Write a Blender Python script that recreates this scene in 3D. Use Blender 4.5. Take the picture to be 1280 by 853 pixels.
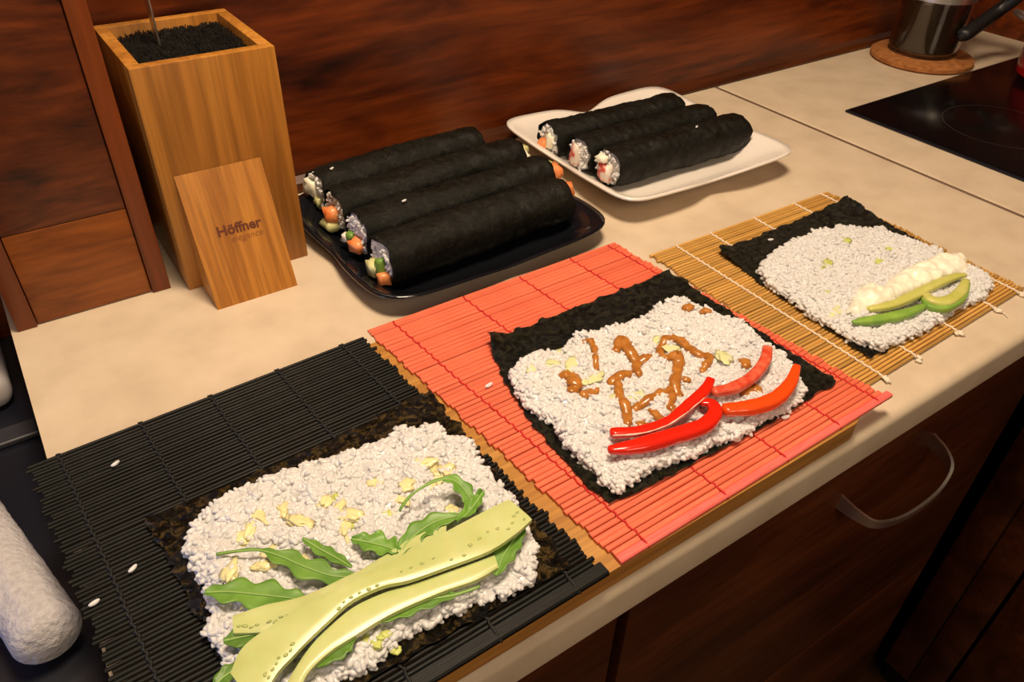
import bpy, bmesh, math, random
import numpy as np
from mathutils import Vector, Matrix, noise

for o in list(bpy.data.objects): bpy.data.objects.remove(o, do_unlink=True)
SC = bpy.context.scene
COL = SC.collection
random.seed(7)

# ------------------------------------------------------------------ camera, world, lights, exposure
cam_d = bpy.data.cameras.new('camera'); cam = bpy.data.objects.new('camera', cam_d); COL.objects.link(cam)
cam_d.sensor_width = 36.0; cam_d.lens = 27.303; cam_d.clip_start = 0.01
def aim(o, pos, yaw, pitch, roll):
    cy, sy, cp, sp = math.cos(yaw), math.sin(yaw), math.cos(pitch), math.sin(pitch)
    f = Vector((sy*cp, cy*cp, -sp)); r = Vector((cy, -sy, 0)); u = r.cross(f)
    cr, sr = math.cos(roll), math.sin(roll)
    r2 = cr*r + sr*u; u2 = -sr*r + cr*u
    m = Matrix((r2, u2, -f)).transposed().to_4x4(); m.translation = Vector(pos); o.matrix_world = m
aim(cam, (0.0495, -0.1933, 0.4122), 0.6151, 0.6619, 0.0299)
SC.camera = cam

SC.view_settings.view_transform = 'Standard'; SC.view_settings.look = 'None'
SC.view_settings.gamma = 1.0; SC.view_settings.use_curve_mapping = False
SC.view_settings.exposure = 0.0

w = bpy.data.worlds.new('room_ambience'); SC.world = w; w.use_nodes = True
w.node_tree.nodes['Background'].inputs[0].default_value = (1.0, 0.72, 0.50, 1)
w.node_tree.nodes['Background'].inputs[1].default_value = 0.10

def area(name, loc, target, size, power, col, sy=None):
    d = bpy.data.lights.new(name, 'AREA'); d.energy = power; d.color = col
    d.shape = 'RECTANGLE' if sy else 'DISK'; d.size = size
    if sy: d.size_y = sy
    o = bpy.data.objects.new(name, d); COL.objects.link(o); o.location = loc
    o.rotation_euler = (Vector(target) - Vector(loc)).to_track_quat('-Z', 'Y').to_euler(); return o
area('ceiling_lamp_light', (0.34, 0.20, 1.35), (0.40, 0.20, 0), 0.40, 22.5, (1.0, 0.78, 0.545))
area('room_fill_light', (0.1, -1.5, 1.1), (0.5, 0.2, 0), 0.8, 11, (1.0, 0.76, 0.52))  # added soft fill from behind the camera, brightens the front faces
area('cool_side_light', (-1.1, 0.15, 0.12), (-0.05, 0.35, -0.04), 0.35, 3.2, (0.42, 0.52, 1.0))  # added cool light from the left, for the bluish edge on the cloth roll

# ------------------------------------------------------------------ helpers
def setp(o, label=None, cat=None, group=None, kind=None):
    if label: o['label'] = label
    if cat: o['category'] = cat
    if group: o['group'] = group
    if kind: o['kind'] = kind
    return o
def link(name, me, mat=None, parent=None, loc=None):
    o = bpy.data.objects.new(name, me); COL.objects.link(o)
    if mat is not None and not me.materials: me.materials.append(mat)
    if parent is not None: o.parent = parent
    if loc is not None: o.location = loc
    return o
def mesh(name, vs, fs, mat=None, parent=None, smooth=True, loc=None):
    me = bpy.data.meshes.new(name); me.from_pydata([tuple(v) for v in vs], [], [tuple(f) for f in fs]); me.update()
    if smooth: me.polygons.foreach_set('use_smooth', [True]*len(me.polygons))
    return link(name, me, mat, parent, loc)
def empty(name, loc=(0, 0, 0), rz=0):
    o = bpy.data.objects.new(name, None); COL.objects.link(o); o.location = loc; o.rotation_euler = (0, 0, rz)
    o.empty_display_size = 0.02; return o
def box_me(name, x0, x1, y0, y1, z0, z1, bev=0.0, seg=2):
    bm = bmesh.new(); bmesh.ops.create_cube(bm, size=1)
    for v in bm.verts:
        v.co = ((x0+x1)/2 + v.co.x*(x1-x0), (y0+y1)/2 + v.co.y*(y1-y0), (z0+z1)/2 + v.co.z*(z1-z0))
    if bev: bmesh.ops.bevel(bm, geom=bm.edges[:], offset=bev, segments=seg, affect='EDGES', profile=0.5)
    me = bpy.data.meshes.new(name); bm.to_mesh(me); bm.free()
    if bev: me.polygons.foreach_set('use_smooth', [True]*len(me.polygons)); add_sharp(me)
    return me
def add_sharp(me, ang=40):
    try: me.set_sharp_from_angle(angle=math.radians(ang))
    except Exception: pass
def box(name, x0, x1, y0, y1, z0, z1, mat, parent=None, bev=0.001, seg=2):
    return link(name, box_me(name, x0, x1, y0, y1, z0, z1, bev, seg), mat, parent)
def extrude(name, prof, a0, a1, axis, mat, parent=None, smooth=False):
    # prof: closed polygon of 2-D points; axis 'x': (y, z) profile along x; axis 'y': (x, z) along y; 'z': (x, y) along z
    n = len(prof); vs = []
    for a in (a0, a1):
        for p, q in prof: vs.append({'x': (a, p, q), 'y': (p, a, q), 'z': (p, q, a)}[axis])
    fs = [(i, (i+1) % n, n+(i+1) % n, n+i) for i in range(n)] + [tuple(range(n))[::-1], tuple(range(n, 2*n))]
    o = mesh(name, vs, fs, mat, parent, smooth)
    bm = bmesh.new(); bm.from_mesh(o.data); bmesh.ops.recalc_face_normals(bm, faces=bm.faces); bm.to_mesh(o.data); bm.free()
    if smooth: add_sharp(o.data, 35)
    return o
def frames(pts):
    pts = [Vector(p) for p in pts]; out = []
    for i, p in enumerate(pts):
        t = (pts[min(i+1, len(pts)-1)] - pts[max(i-1, 0)]).normalized()
        s = Vector((0, 0, 1)).cross(t)
        if s.length < 1e-4: s = Vector((1, 0, 0))
        s.normalize(); out.append((p, t, s, t.cross(s)))
    return out
def smooth_path(pts, n):
    # Catmull-Rom resampling
    P = [Vector(p) for p in pts]; P = [P[0]*2-P[1]] + P + [P[-1]*2-P[-2]]; out = []
    m = len(P)-3
    for k in range(n):
        u = k/(n-1)*m; i = min(int(u), m-1); t = u-i
        a, b, c, d = P[i:i+4]
        out.append(0.5*((2*b) + (c-a)*t + (2*a-5*b+4*c-d)*t*t + (3*b-a-3*c+d)*t*t*t))
    return out
def tube_data(pts, rad, sides=8, flat=1.0, jit=0.0, power=2.0):
    F = frames(pts); n = len(F); vs = []; fs = []
    for i, (p, t, s, u) in enumerate(F):
        r = rad[i] if hasattr(rad, '__len__') else rad
        for k in range(sides):
            a = 2*math.pi*k/sides; c, d = math.cos(a), math.sin(a)
            if power != 2.0:
                c = math.copysign(abs(c)**(2/power), c); d = math.copysign(abs(d)**(2/power), d)
            rr = r*(1+jit*random.uniform(-1, 1))
            vs.append(p + s*c*rr + u*d*rr*flat)
    for i in range(n-1):
        for k in range(sides):
            fs.append((i*sides+k, i*sides+(k+1) % sides, (i+1)*sides+(k+1) % sides, (i+1)*sides+k))
    fs.append(tuple(range(sides))[::-1]); fs.append(tuple((n-1)*sides+k for k in range(sides)))
    return vs, fs
def tube(name, pts, rad, mat, parent=None, sides=8, flat=1.0, jit=0.0, power=2.0):
    v, f = tube_data(pts, rad, sides, flat, jit, power); return mesh(name, v, f, mat, parent)
def lathe(name, prof, mat, parent=None, seg=48, loc=(0, 0, 0), sx=1.0, close=False):
    vs = []; fs = []; n = len(prof)
    for k in range(seg):
        a = 2*math.pi*k/seg
        for r, z in prof: vs.append((loc[0]+r*math.cos(a)*sx, loc[1]+r*math.sin(a), loc[2]+z))
    for k in range(seg):
        k2 = (k+1) % seg
        for i in range(n-1 if not close else n):
            j = (i+1) % n; fs.append((k*n+i, k2*n+i, k2*n+j, k*n+j))
    o = mesh(name, vs, fs, mat, parent)
    bm = bmesh.new(); bm.from_mesh(o.data); bmesh.ops.remove_doubles(bm, verts=bm.verts, dist=1e-6)
    bmesh.ops.recalc_face_normals(bm, faces=bm.faces); bm.to_mesh(o.data); bm.free(); add_sharp(o.data, 40)
    return o
def ico(sub):
    bm = bmesh.new(); bmesh.ops.create_icosphere(bm, subdivisions=sub, radius=1.0)
    v = np.array([x.co[:] for x in bm.verts]); f = np.array([[y.index for y in x.verts] for x in bm.faces]); bm.free(); return v, f
ICO1, ICO2, ICO3 = ico(1), ico(2), ico(3)
def blob(name, c, r, mat, parent=None, amp=0.25, freq=1.6, seed=0.0, rot=0.0, sub=2, chunk=False):
    V, Fc = {1: ICO1, 2: ICO2, 3: ICO3}[sub]; vs = []
    cr, sr = math.cos(rot), math.sin(rot)
    for v in V:
        if chunk: v = np.sign(v)*np.abs(v)**0.55*0.9
        k = 1 + amp*noise.noise(Vector(v)*freq + Vector((seed, seed*1.7, -seed)))*1.8
        x, y, z = v[0]*r[0]*k, v[1]*r[1]*k, v[2]*r[2]*k
        vs.append((c[0]+x*cr-y*sr, c[1]+x*sr+y*cr, c[2]+z))
    return mesh(name, vs, Fc.tolist(), mat, parent)
def nz(x, y, z=0.0, f=1.0): return noise.noise(Vector((x*f, y*f, z*f)))

# ------------------------------------------------------------------ materials
def mat_base(name, col, rough=0.5, spec=0.5, **kw):
    m = bpy.data.materials.new(name); m.use_nodes = True
    b = m.node_tree.nodes['Principled BSDF']
    b.inputs['Base Color'].default_value = (*col, 1); b.inputs['Roughness'].default_value = rough
    b.inputs['Specular IOR Level'].default_value = spec
    for k, v in kw.items(): b.inputs[k.replace('_', ' ')].default_value = v
    return m, m.node_tree, b
def N(nt, t, **kw):
    n = nt.nodes.new(t)
    for k, v in kw.items(): setattr(n, k, v)
    return n
def ramp(nt, stops):
    r = N(nt, 'ShaderNodeValToRGB'); e = r.color_ramp.elements
    while len(e) < len(stops): e.new(0.5)
    for i, (p, c) in enumerate(stops): e[i].position = p; e[i].color = (*c, 1)
    return r
def coords(nt, scale=(1, 1, 1), kind='Object', rot=(0, 0, 0)):
    t = N(nt, 'ShaderNodeTexCoord'); m = N(nt, 'ShaderNodeMapping')
    m.inputs['Scale'].default_value = scale; m.inputs['Rotation'].default_value = rot
    nt.links.new(t.outputs[kind], m.inputs['Vector']); return m.outputs['Vector']
def noise_n(nt, vec, scale, detail=4, rough=0.55, dist=0.0):
    n = N(nt, 'ShaderNodeTexNoise'); n.inputs['Scale'].default_value = scale; n.inputs['Detail'].default_value = detail
    n.inputs['Roughness'].default_value = rough; n.inputs['Distortion'].default_value = dist
    nt.links.new(vec, n.inputs['Vector']); return n
def bump(nt, b, h, strength=0.3, dist=0.001):
    n = N(nt, 'ShaderNodeBump'); n.inputs['Strength'].default_value = strength; n.inputs['Distance'].default_value = dist
    nt.links.new(h, n.inputs['Height']); nt.links.new(n.outputs['Normal'], b.inputs['Normal'])
def mix(nt, fac, a, c, mode='MIX'):
    n = N(nt, 'ShaderNodeMix', data_type='RGBA', blend_type=mode)
    for s, v in ((0, fac), (6, a), (7, c)):
        if isinstance(v, (int, float)): n.inputs[s].default_value = v
        elif isinstance(v, tuple): n.inputs[s].default_value = (*v, 1)
        else: nt.links.new(v, n.inputs[s])
    return n.outputs[2]
def wood(name, stops, grain, rough=0.4, spec=0.5, fine=(6, 60, 60), knots=0.0, bumps=0.1, coat=0.0, rnd=0.0):
    m, nt, b = mat_base(name, stops[0][1], rough, spec)
    v = coords(nt, grain); n1 = noise_n(nt, v, 1.0, 6, 0.62, 0.6)
    r = ramp(nt, stops); nt.links.new(n1.outputs['Fac'], r.inputs['Fac'])
    v2 = coords(nt, fine); n2 = noise_n(nt, v2, 1.0, 3, 0.6)
    r2 = ramp(nt, [(0.3, (0.68, 0.66, 0.64)), (0.65, (1.08, 1.08, 1.08))]); nt.links.new(n2.outputs['Fac'], r2.inputs['Fac'])
    c = mix(nt, 1.0, r.outputs['Color'], r2.outputs['Color'], 'MULTIPLY')
    if knots:
        v3 = coords(nt, (grain[0]*1.6, grain[1]*0.55, grain[2]*0.55)); n3 = noise_n(nt, v3, 0.9, 2, 0.5, 0.4)
        r3 = ramp(nt, [(0.66, (1, 1, 1)), (0.78, (1-knots,)*3)]); nt.links.new(n3.outputs['Fac'], r3.inputs['Fac'])
        c = mix(nt, 1.0, c, r3.outputs['Color'], 'MULTIPLY')
    if rnd:
        oi = N(nt, 'ShaderNodeObjectInfo'); rr = ramp(nt, [(0, (1-rnd,)*3), (1, (1+rnd,)*3)])
        nt.links.new(oi.outputs['Random'], rr.inputs['Fac']); c = mix(nt, 1.0, c, rr.outputs['Color'], 'MULTIPLY')
    nt.links.new(c, b.inputs['Base Color']); b.inputs['Coat Weight'].default_value = coat
    if bumps: bump(nt, b, n2.outputs['Fac'], bumps, 0.0006)
    return m
def speckle(name, stops, scale, rough, spec=0.5, bs=0.3, bd=0.001, detail=4, stretch=(1, 1, 1), rnd=0.0, kind='Object', **kw):
    m, nt, b = mat_base(name, stops[0][1], rough, spec, **kw)
    v = coords(nt, stretch, kind); n = noise_n(nt, v, scale, detail); r = ramp(nt, stops)
    nt.links.new(n.outputs['Fac'], r.inputs['Fac']); c = r.outputs['Color']
    if rnd:
        oi = N(nt, 'ShaderNodeObjectInfo'); rr = ramp(nt, [(0, (1-rnd,)*3), (1, (1+rnd,)*3)])
        nt.links.new(oi.outputs['Random'], rr.inputs['Fac']); c = mix(nt, 1.0, c, rr.outputs['Color'], 'MULTIPLY')
    nt.links.new(c, b.inputs['Base Color'])
    if bs: bump(nt, b, n.outputs['Fac'], bs, bd)
    return m

M = {}
M['wall'] = wood('red_brown_wood_laminate', [(0.34, (0.014, 0.0025, 0.0008)), (0.44, (0.075, 0.012, 0.002)), (0.56, (0.16, 0.030, 0.004)), (0.70, (0.23, 0.050, 0.007))], (3.0, 16, 17), 0.34, 0.4, (9, 150, 150), 0.6, 0.06)
M['stile'] = wood('red_brown_wood_stile', [(0.3, (0.15, 0.030, 0.004)), (0.6, (0.22, 0.048, 0.007)), (0.8, (0.26, 0.06, 0.010))], (20, 20, 2.2), 0.38, 0.4, (150, 150, 8), 0.0, 0.06)
M['plank_dark'] = wood('dark_red_brown_plank', [(0.34, (0.025, 0.005, 0.001)), (0.46, (0.10, 0.019, 0.003)), (0.64, (0.20, 0.043, 0.006))], (9, 16, 38), 0.4, 0.4, (16, 150, 150), 0.65, 0.06)
M['plank_light'] = wood('lighter_red_brown_plank', [(0.32, (0.16, 0.04, 0.006)), (0.5, (0.26, 0.072, 0.010)), (0.7, (0.33, 0.10, 0.016))], (9, 16, 38), 0.4, 0.4, (16, 150, 150), 0.5, 0.06)
M['cab'] = wood('cabinet_wood', [(0.3, (0.028, 0.006, 0.002)), (0.5, (0.07, 0.017, 0.004)), (0.72, (0.125, 0.034, 0.008))], (2.5, 14, 12), 0.33, 0.45, (9, 120, 120), 0.4, 0.05)
M['dark_gap'] = mat_base('dark_carcass', (0.012, 0.006, 0.004), 0.8)[0]
M['counter'] = speckle('cream_laminate', [(0.3, (0.57, 0.46, 0.335)), (0.5, (0.64, 0.525, 0.385)), (0.7, (0.69, 0.57, 0.43))], 22, 0.42, 0.4, 0.05, 0.0004, 6)
M['seam'] = mat_base('grey_joint_strip', (0.17, 0.11, 0.075), 0.4)[0]
M['bamboo'] = wood('bamboo_wood', [(0.3, (0.33, 0.125, 0.016)), (0.5, (0.44, 0.18, 0.026)), (0.72, (0.53, 0.235, 0.038))], (26, 26, 1.6), 0.40, 0.45, (220, 220, 7), 0.0, 0.05)
M['bamboo_top'] = wood('bamboo_rim', [(0.3, (0.40, 0.17, 0.03)), (0.6, (0.52, 0.24, 0.05)), (0.8, (0.58, 0.29, 0.07))], (22, 22, 22), 0.42, 0.4, (90, 90, 90), 0.0, 0.05)
M['board'] = wood('cutting_board_wood', [(0.3, (0.36, 0.15, 0.03)), (0.5, (0.47, 0.22, 0.045)), (0.72, (0.56, 0.29, 0.075))], (2, 45, 30), 0.45, 0.4, (12, 320, 200), 0.0, 0.06)
M['bamboo_front'] = wood('bamboo_front_piece', [(0.3, (0.36, 0.13, 0.015)), (0.5, (0.48, 0.19, 0.026)), (0.72, (0.56, 0.24, 0.036))], (75, 9, 1.6), 0.38, 0.45, (260, 30, 7), 0.0, 0.05)
M['print'] = mat_base('burnt_print', (0.13, 0.028, 0.006), 0.6)[0]
M['print_faint'] = mat_base('faint_burnt_print', (0.27, 0.085, 0.013), 0.6)[0]
M['bristle'] = speckle('black_bristle', [(0.3, (0.006, 0.006, 0.006)), (0.7, (0.035, 0.032, 0.028))], 160, 0.45, 0.5, 0.4, 0.001, rnd=0.0)
M['steel'] = mat_base('brushed_steel', (0.74, 0.71, 0.67), 0.34, 0.5, Metallic=1.0)[0]
M['blackplastic'] = mat_base('black_plastic', (0.010, 0.010, 0.010), 0.4)[0]
M['blackplate'] = mat_base('black_glazed_plate', (0.006, 0.0065, 0.009), 0.12, 0.6)[0]
M['whiteplate'] = mat_base('white_glossy_plate', (0.80, 0.74, 0.68), 0.22, 0.5)[0]
M['rice'], nt, b = mat_base('cooked_rice', (0.90, 0.87, 0.83), 0.20, 0.5)
v = coords(nt, (1, 1, 1)); n = noise_n(nt, v, 70, 2); r = ramp(nt, [(0.3, (0.90, 0.90, 0.90)), (0.7, (0.96, 0.96, 0.97))]); nt.links.new(n.outputs['Fac'], r.inputs['Fac']); nt.links.new(r.outputs['Color'], b.inputs['Base Color'])
tl = N(nt, 'ShaderNodeBsdfTranslucent'); tl.inputs['Color'].default_value = (0.96, 0.96, 0.97, 1); mx = N(nt, 'ShaderNodeMixShader'); mx.inputs[0].default_value = 0.32
out = nt.nodes['Material Output']; nt.links.new(b.outputs[0], mx.inputs[1]); nt.links.new(tl.outputs[0], mx.inputs[2]); nt.links.new(mx.outputs[0], out.inputs['Surface'])
# nori: near-black green, crinkled gloss; glints and brown mottling painted into base colour
def nori_mat(name, rough, bs, painted_glint, spec=0.5, base=(0.006, 0.0064, 0.003)):
    m, nt, b = mat_base(name, (0.008, 0.009, 0.005), rough, spec)
    v = coords(nt); n = noise_n(nt, v, 190, 8, 0.72, 0.4); r = ramp(nt, [(0.40, (0.0022, 0.0025, 0.0015)), (0.50, base), (0.60, painted_glint)])
    nt.links.new(n.outputs['Fac'], r.inputs['Fac']); nt.links.new(r.outputs['Color'], b.inputs['Base Color'])
    n2 = noise_n(nt, v, 260, 8, 0.75, 0.8); bump(nt, b, n2.outputs['Fac'], bs, 0.008)
    n3 = noise_n(nt, v, 38, 3); r3 = ramp(nt, [(0.40, (rough+0.14,)*3), (0.56, (rough-0.08,)*3)]); nt.links.new(n3.outputs['Fac'], r3.inputs['Fac']); nt.links.new(r3.outputs['Color'], b.inputs['Roughness'])
    return m
M['nori'] = nori_mat('nori_sheet', 0.30, 1.0, (0.055, 0.052, 0.026), 0.6, (0.017, 0.018, 0.010))
M['nori_shiny'] = nori_mat('nori_shiny', 0.24, 1.0, (0.17, 0.11, 0.032), 0.7, (0.014, 0.011, 0.005))
M['nori_wrap'] = nori_mat('nori_wrap', 0.50, 0.35, (0.012, 0.011, 0.006), 0.22, (0.0035, 0.0037, 0.002))
M['red_slat'] = speckle('coral_red_dyed_bamboo', [(0.3, (0.70, 0.125, 0.066)), (0.7, (0.84, 0.19, 0.10))], 30, 0.45, 0.4, 0.15, 0.0004, 4, (0.4, 20, 8), 0.10)
M['red_slat_end'] = speckle('pinkish_dyed_bamboo', [(0.3, (0.76, 0.12, 0.10)), (0.7, (0.87, 0.19, 0.16))], 30, 0.42, 0.4, 0.15, 0.0004, 4, (0.4, 20, 8), 0.05)
M['red_string'] = mat_base('red_cotton', (0.55, 0.012, 0.010), 0.7)[0]
M['black_slat'] = speckle('black_dyed_bamboo', [(0.3, (0.0022, 0.0028, 0.0026)), (0.6, (0.0048, 0.0058, 0.0052)), (0.85, (0.03, 0.027, 0.018))], 40, 0.5, 0.22, 0.3, 0.0005, 4, (0.25, 20, 8), 0.5)
M['black_string'] = mat_base('black_cotton', (0.006, 0.006, 0.006), 0.7)[0]
M['bam_slat'] = speckle('natural_bamboo_stick', [(0.3, (0.46, 0.235, 0.05)), (0.7, (0.66, 0.38, 0.105))], 30, 0.42, 0.45, 0.15, 0.0004, 4, (0.4, 20, 8), 0.22)
M['white_string'] = mat_base('white_cotton', (0.80, 0.70, 0.56), 0.8)[0]
# cucumber: pale flesh, watery
M['cuke'] = speckle('cucumber_flesh', [(0.3, (0.50, 0.57, 0.20)), (0.55, (0.59, 0.65, 0.28)), (0.75, (0.70, 0.74, 0.42))], 28, 0.28, 0.5, 0.1, 0.0006, 3, Subsurface_Weight=0.25, Subsurface_Scale=0.004)
M['seed'] = mat_base('cucumber_seed', (0.47, 0.53, 0.19), 0.35)[0]
M['cuke_skin'] = mat_base('cucumber_skin_edge', (0.20, 0.26, 0.05), 0.4)[0]
M['leaf'] = speckle('rocket_leaf', [(0.3, (0.09, 0.22, 0.026)), (0.7, (0.17, 0.34, 0.05))], 60, 0.42, 0.4, 0.25, 0.0006, 3, rnd=0.25)
M['leaf_rib'] = mat_base('leaf_rib', (0.28, 0.46, 0.12), 0.45)[0]
M['mayo'] = mat_base('mayonnaise', (0.85, 0.76, 0.40), 0.25, 0.5, Subsurface_Weight=0.2, Subsurface_Scale=0.003)[0]
M['wasabi'] = mat_base('green_paste', (0.56, 0.62, 0.16), 0.45)[0]
M['wasabi_pale'] = mat_base('pale_green_paste', (0.70, 0.72, 0.38), 0.4)[0]
M['sauce'] = speckle('brown_orange_sauce', [(0.3, (0.34, 0.115, 0.018)), (0.7, (0.52, 0.21, 0.04))], 160, 0.22, 0.5, 0.4, 0.0006, 3)
M['pep_red'] = mat_base('red_pepper_skin', (0.72, 0.018, 0.006), 0.16, 0.5, Coat_Weight=0.3)[0]
M['pep_orange'] = mat_base('orange_red_pepper_skin', (0.83, 0.075, 0.008), 0.18, 0.5, Coat_Weight=0.3)[0]
M['pep_pale'] = speckle('pepper_inner_flesh', [(0.35, (0.62, 0.05, 0.02)), (0.7, (0.74, 0.17, 0.09))], 140, 0.35, 0.4, 0.3, 0.0005)
M['pep_pith'] = mat_base('pepper_pith', (0.82, 0.60, 0.48), 0.4)[0]
M['avo'] = speckle('avocado_flesh', [(0.3, (0.50, 0.52, 0.10)), (0.7, (0.64, 0.62, 0.20))], 50, 0.35, 0.4, 0.1, 0.0005)
M['avo_skin'] = speckle('avocado_outer_green', [(0.3, (0.16, 0.34, 0.05)), (0.7, (0.30, 0.48, 0.08))], 60, 0.35, 0.4, 0.1, 0.0005)
M['cheese'] = speckle('cream_cheese', [(0.3, (0.90, 0.86, 0.66)), (0.7, (0.93, 0.90, 0.78))], 40, 0.32, 0.45, 0.2, 0.001)
M['salmon'] = speckle('orange_salmon', [(0.35, (0.78, 0.20, 0.045)), (0.65, (0.85, 0.34, 0.13))], 130, 0.3, 0.5, 0.1, 0.0005)
M['surimi'] = speckle('white_red_crab_stick', [(0.50, (0.80, 0.70, 0.62)), (0.60, (0.62, 0.08, 0.06))], 75, 0.35, 0.4, 0.1, 0.0005)
M['cuke_bit'] = mat_base('cucumber_piece', (0.68, 0.66, 0.30), 0.3)[0]
M['green_bit'] = mat_base('green_piece', (0.16, 0.30, 0.04), 0.35)[0]
M['hob'] = mat_base('black_ceramic_glass', (0.0025, 0.0025, 0.003), 0.16, 0.28)[0]
M['hob_line'] = mat_base('grey_hob_marking', (0.035, 0.033, 0.03), 0.3)[0]
M['hob_edge'] = mat_base('dark_blue_steel_edge', (0.02, 0.024, 0.035), 0.3, 0.5, Metallic=0.6)[0]
M['cork'] = speckle('cork', [(0.3, (0.25, 0.085, 0.022)), (0.5, (0.36, 0.135, 0.036)), (0.7, (0.45, 0.19, 0.06))], 120, 0.75, 0.3, 0.5, 0.001, 5)
M['glass'] = mat_base('clear_glass', (0.9, 0.88, 0.84), 0.03, 0.5, Transmission_Weight=1.0, IOR=1.45)[0]
M['coffee'] = mat_base('dark_brown_liquid', (0.045, 0.026, 0.012), 0.2)[0]
M['red_enamel'] = mat_base('red_enamel', (0.33, 0.008, 0.006), 0.15, 0.5)[0]
M['towel'] = speckle('white_fleecy_cloth', [(0.3, (0.46, 0.44, 0.46)), (0.7, (0.60, 0.58, 0.60))], 220, 0.9, 0.1, 0.9, 0.0025, 4)
M['appliance'] = mat_base('navy_black_enamel', (0.008, 0.009, 0.016), 0.3, 0.5)[0]
M['appliance_grey'] = mat_base('dark_grey_strip', (0.028, 0.028, 0.036), 0.4, 0.5)[0]
M['pale_grey'] = speckle('pale_grey_plastic', [(0.3, (0.42, 0.385, 0.38)), (0.7, (0.48, 0.45, 0.44))], 60, 0.5, 0.4, 0.1, 0.0006)
M['floor'] = wood('dark_floor_wood', [(0.3, (0.05, 0.02, 0.009)), (0.7, (0.12, 0.05, 0.02))], (8, 2, 8), 0.45, 0.4)

# ------------------------------------------------------------------ the room and the fitted kitchen
WY, RX, SX = 0.602, 1.622, 0.967      # back wall, right wall, worktop joint
FZ = -0.90
def struct(o): o['kind'] = 'structure'; return o
struct(box('floor', -1.2, 2.0, -1.8, WY, FZ-0.02, FZ, M['floor'], bev=0))
struct(box('wall_back', -1.2, RX+0.05, WY, WY+0.05, FZ, 1.5, M['wall'], bev=0))
struct(box('wall_right', RX, RX+0.05, -1.8, WY, FZ, 1.5, M['wall'], bev=0))
struct(extrude('trim_1', [(WY, 0.0), (WY-0.010, 0.0), (WY-0.012, 0.003), (WY-0.008, 0.010), (WY, 0.016)], 0.27, RX, 'x', M['cab']))

# worktops with a rounded front edge
def nose(y0, y1, t=0.036, r=0.009):
    pr = [(y1, 0.0)]
    for k in range(7):
        a = math.pi/2 + k/6*math.pi/2; pr.append((y0+r+r*math.cos(a), -r+r*math.sin(a)))
    for k in range(5):
        a = math.pi + k/4*math.pi/2; pr.append((y0+0.004+0.004*math.cos(a), -t+0.004+0.004*math.sin(a)))
    pr.append((y1, -t)); return pr
setp(extrude('worktop', nose(-0.002, WY), 0.0, SX-0.002, 'x', M['counter'], smooth=True), 'long cream worktop with rounded front edge under the bamboo mats', 'worktop')
setp(extrude('corner_worktop', nose(SX+0.001, RX), -1.2, WY, 'y', M['counter'], smooth=True), 'cream worktop along the side wall that holds the black hob', 'worktop')
setp(box('joint_strip', SX-0.0034, SX+0.0012, 0.0, WY-0.013, -0.012, 0.0008, M['seam'], bev=0.0002, seg=1), 'thin dark joint strip between the two cream worktops', 'joint strip')

# base cabinets below the long worktop
def cabinet(name, x0, x1, label, handle):
    t = empty(name, ((x0+x1)/2, 0.30, FZ)); cx = (x0+x1)/2
    def b(n, a0, a1, b0, b1, c0, c1, m, par=t, bev=0.001): return link(n, box_me(n, a0-cx, a1-cx, b0-0.30, b1-0.30, c0-FZ, c1-FZ, bev), m, par)
    b('carcass', x0+0.001, x1-0.001, 0.044, 0.58, FZ+0.10, -0.037, M['dark_gap'])
    b('plinth', x0+0.001, x1-0.001, 0.08, 0.10, FZ, FZ+0.099, M['dark_gap'])
    g = 0.0058
    d = b('drawer_front', x0+g, x1-g, 0.020, 0.042, -0.458, -0.042, M['cab'], bev=0.0015)
    b('door', x0+g, x1-g, 0.020, 0.042, FZ+0.105, -0.461, M['cab'], bev=0.0015)
    setp(t, label, 'cabinet')
    return t, cx, d
cabinet('base_cabinet', 0.012, 0.3065, 'narrow brown wooden base cabinet under the black mat', False)
tc, cx, drw = cabinet('base_cabinet', 0.3065, 0.930, 'wide brown wooden base cabinet with a bowed steel handle', True)
# bowed flat-band handle on the drawer
hp = smooth_path([(0.572, 0.021, -0.133), (0.575, 0.002, -0.136), (0.585, -0.012, -0.141), (0.612, -0.019, -0.146), (0.645, -0.021, -0.147), (0.678, -0.019, -0.146), (0.704, -0.012, -0.141), (0.714, 0.002, -0.136), (0.717, 0.021, -0.133)], 40)
vs = []; fs = []
for i, (p, t, s, u) in enumerate(frames(hp)):
    e = abs(i/39-0.5)*2; hw = 0.0035+0.0055*e**2.2
    q = p - Vector((cx, 0.30, FZ))
    for dz, ds in ((hw, 0.0014), (hw, -0.0014), (-hw, -0.0014), (-hw, 0.0014)): vs.append(q + s*ds + Vector((0, 0, dz)))
for i in range(39):
    for k in range(4): fs.append((i*4+k, i*4+(k+1) % 4, i*4+4+(k+1) % 4, i*4+4+k))
fs += [(3, 2, 1, 0), (156, 157, 158, 159)]
h = mesh('handle', vs, fs, M['steel'], drw); add_sharp(h.data, 50); h['label'] = 'brushed steel bow handle'

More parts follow.
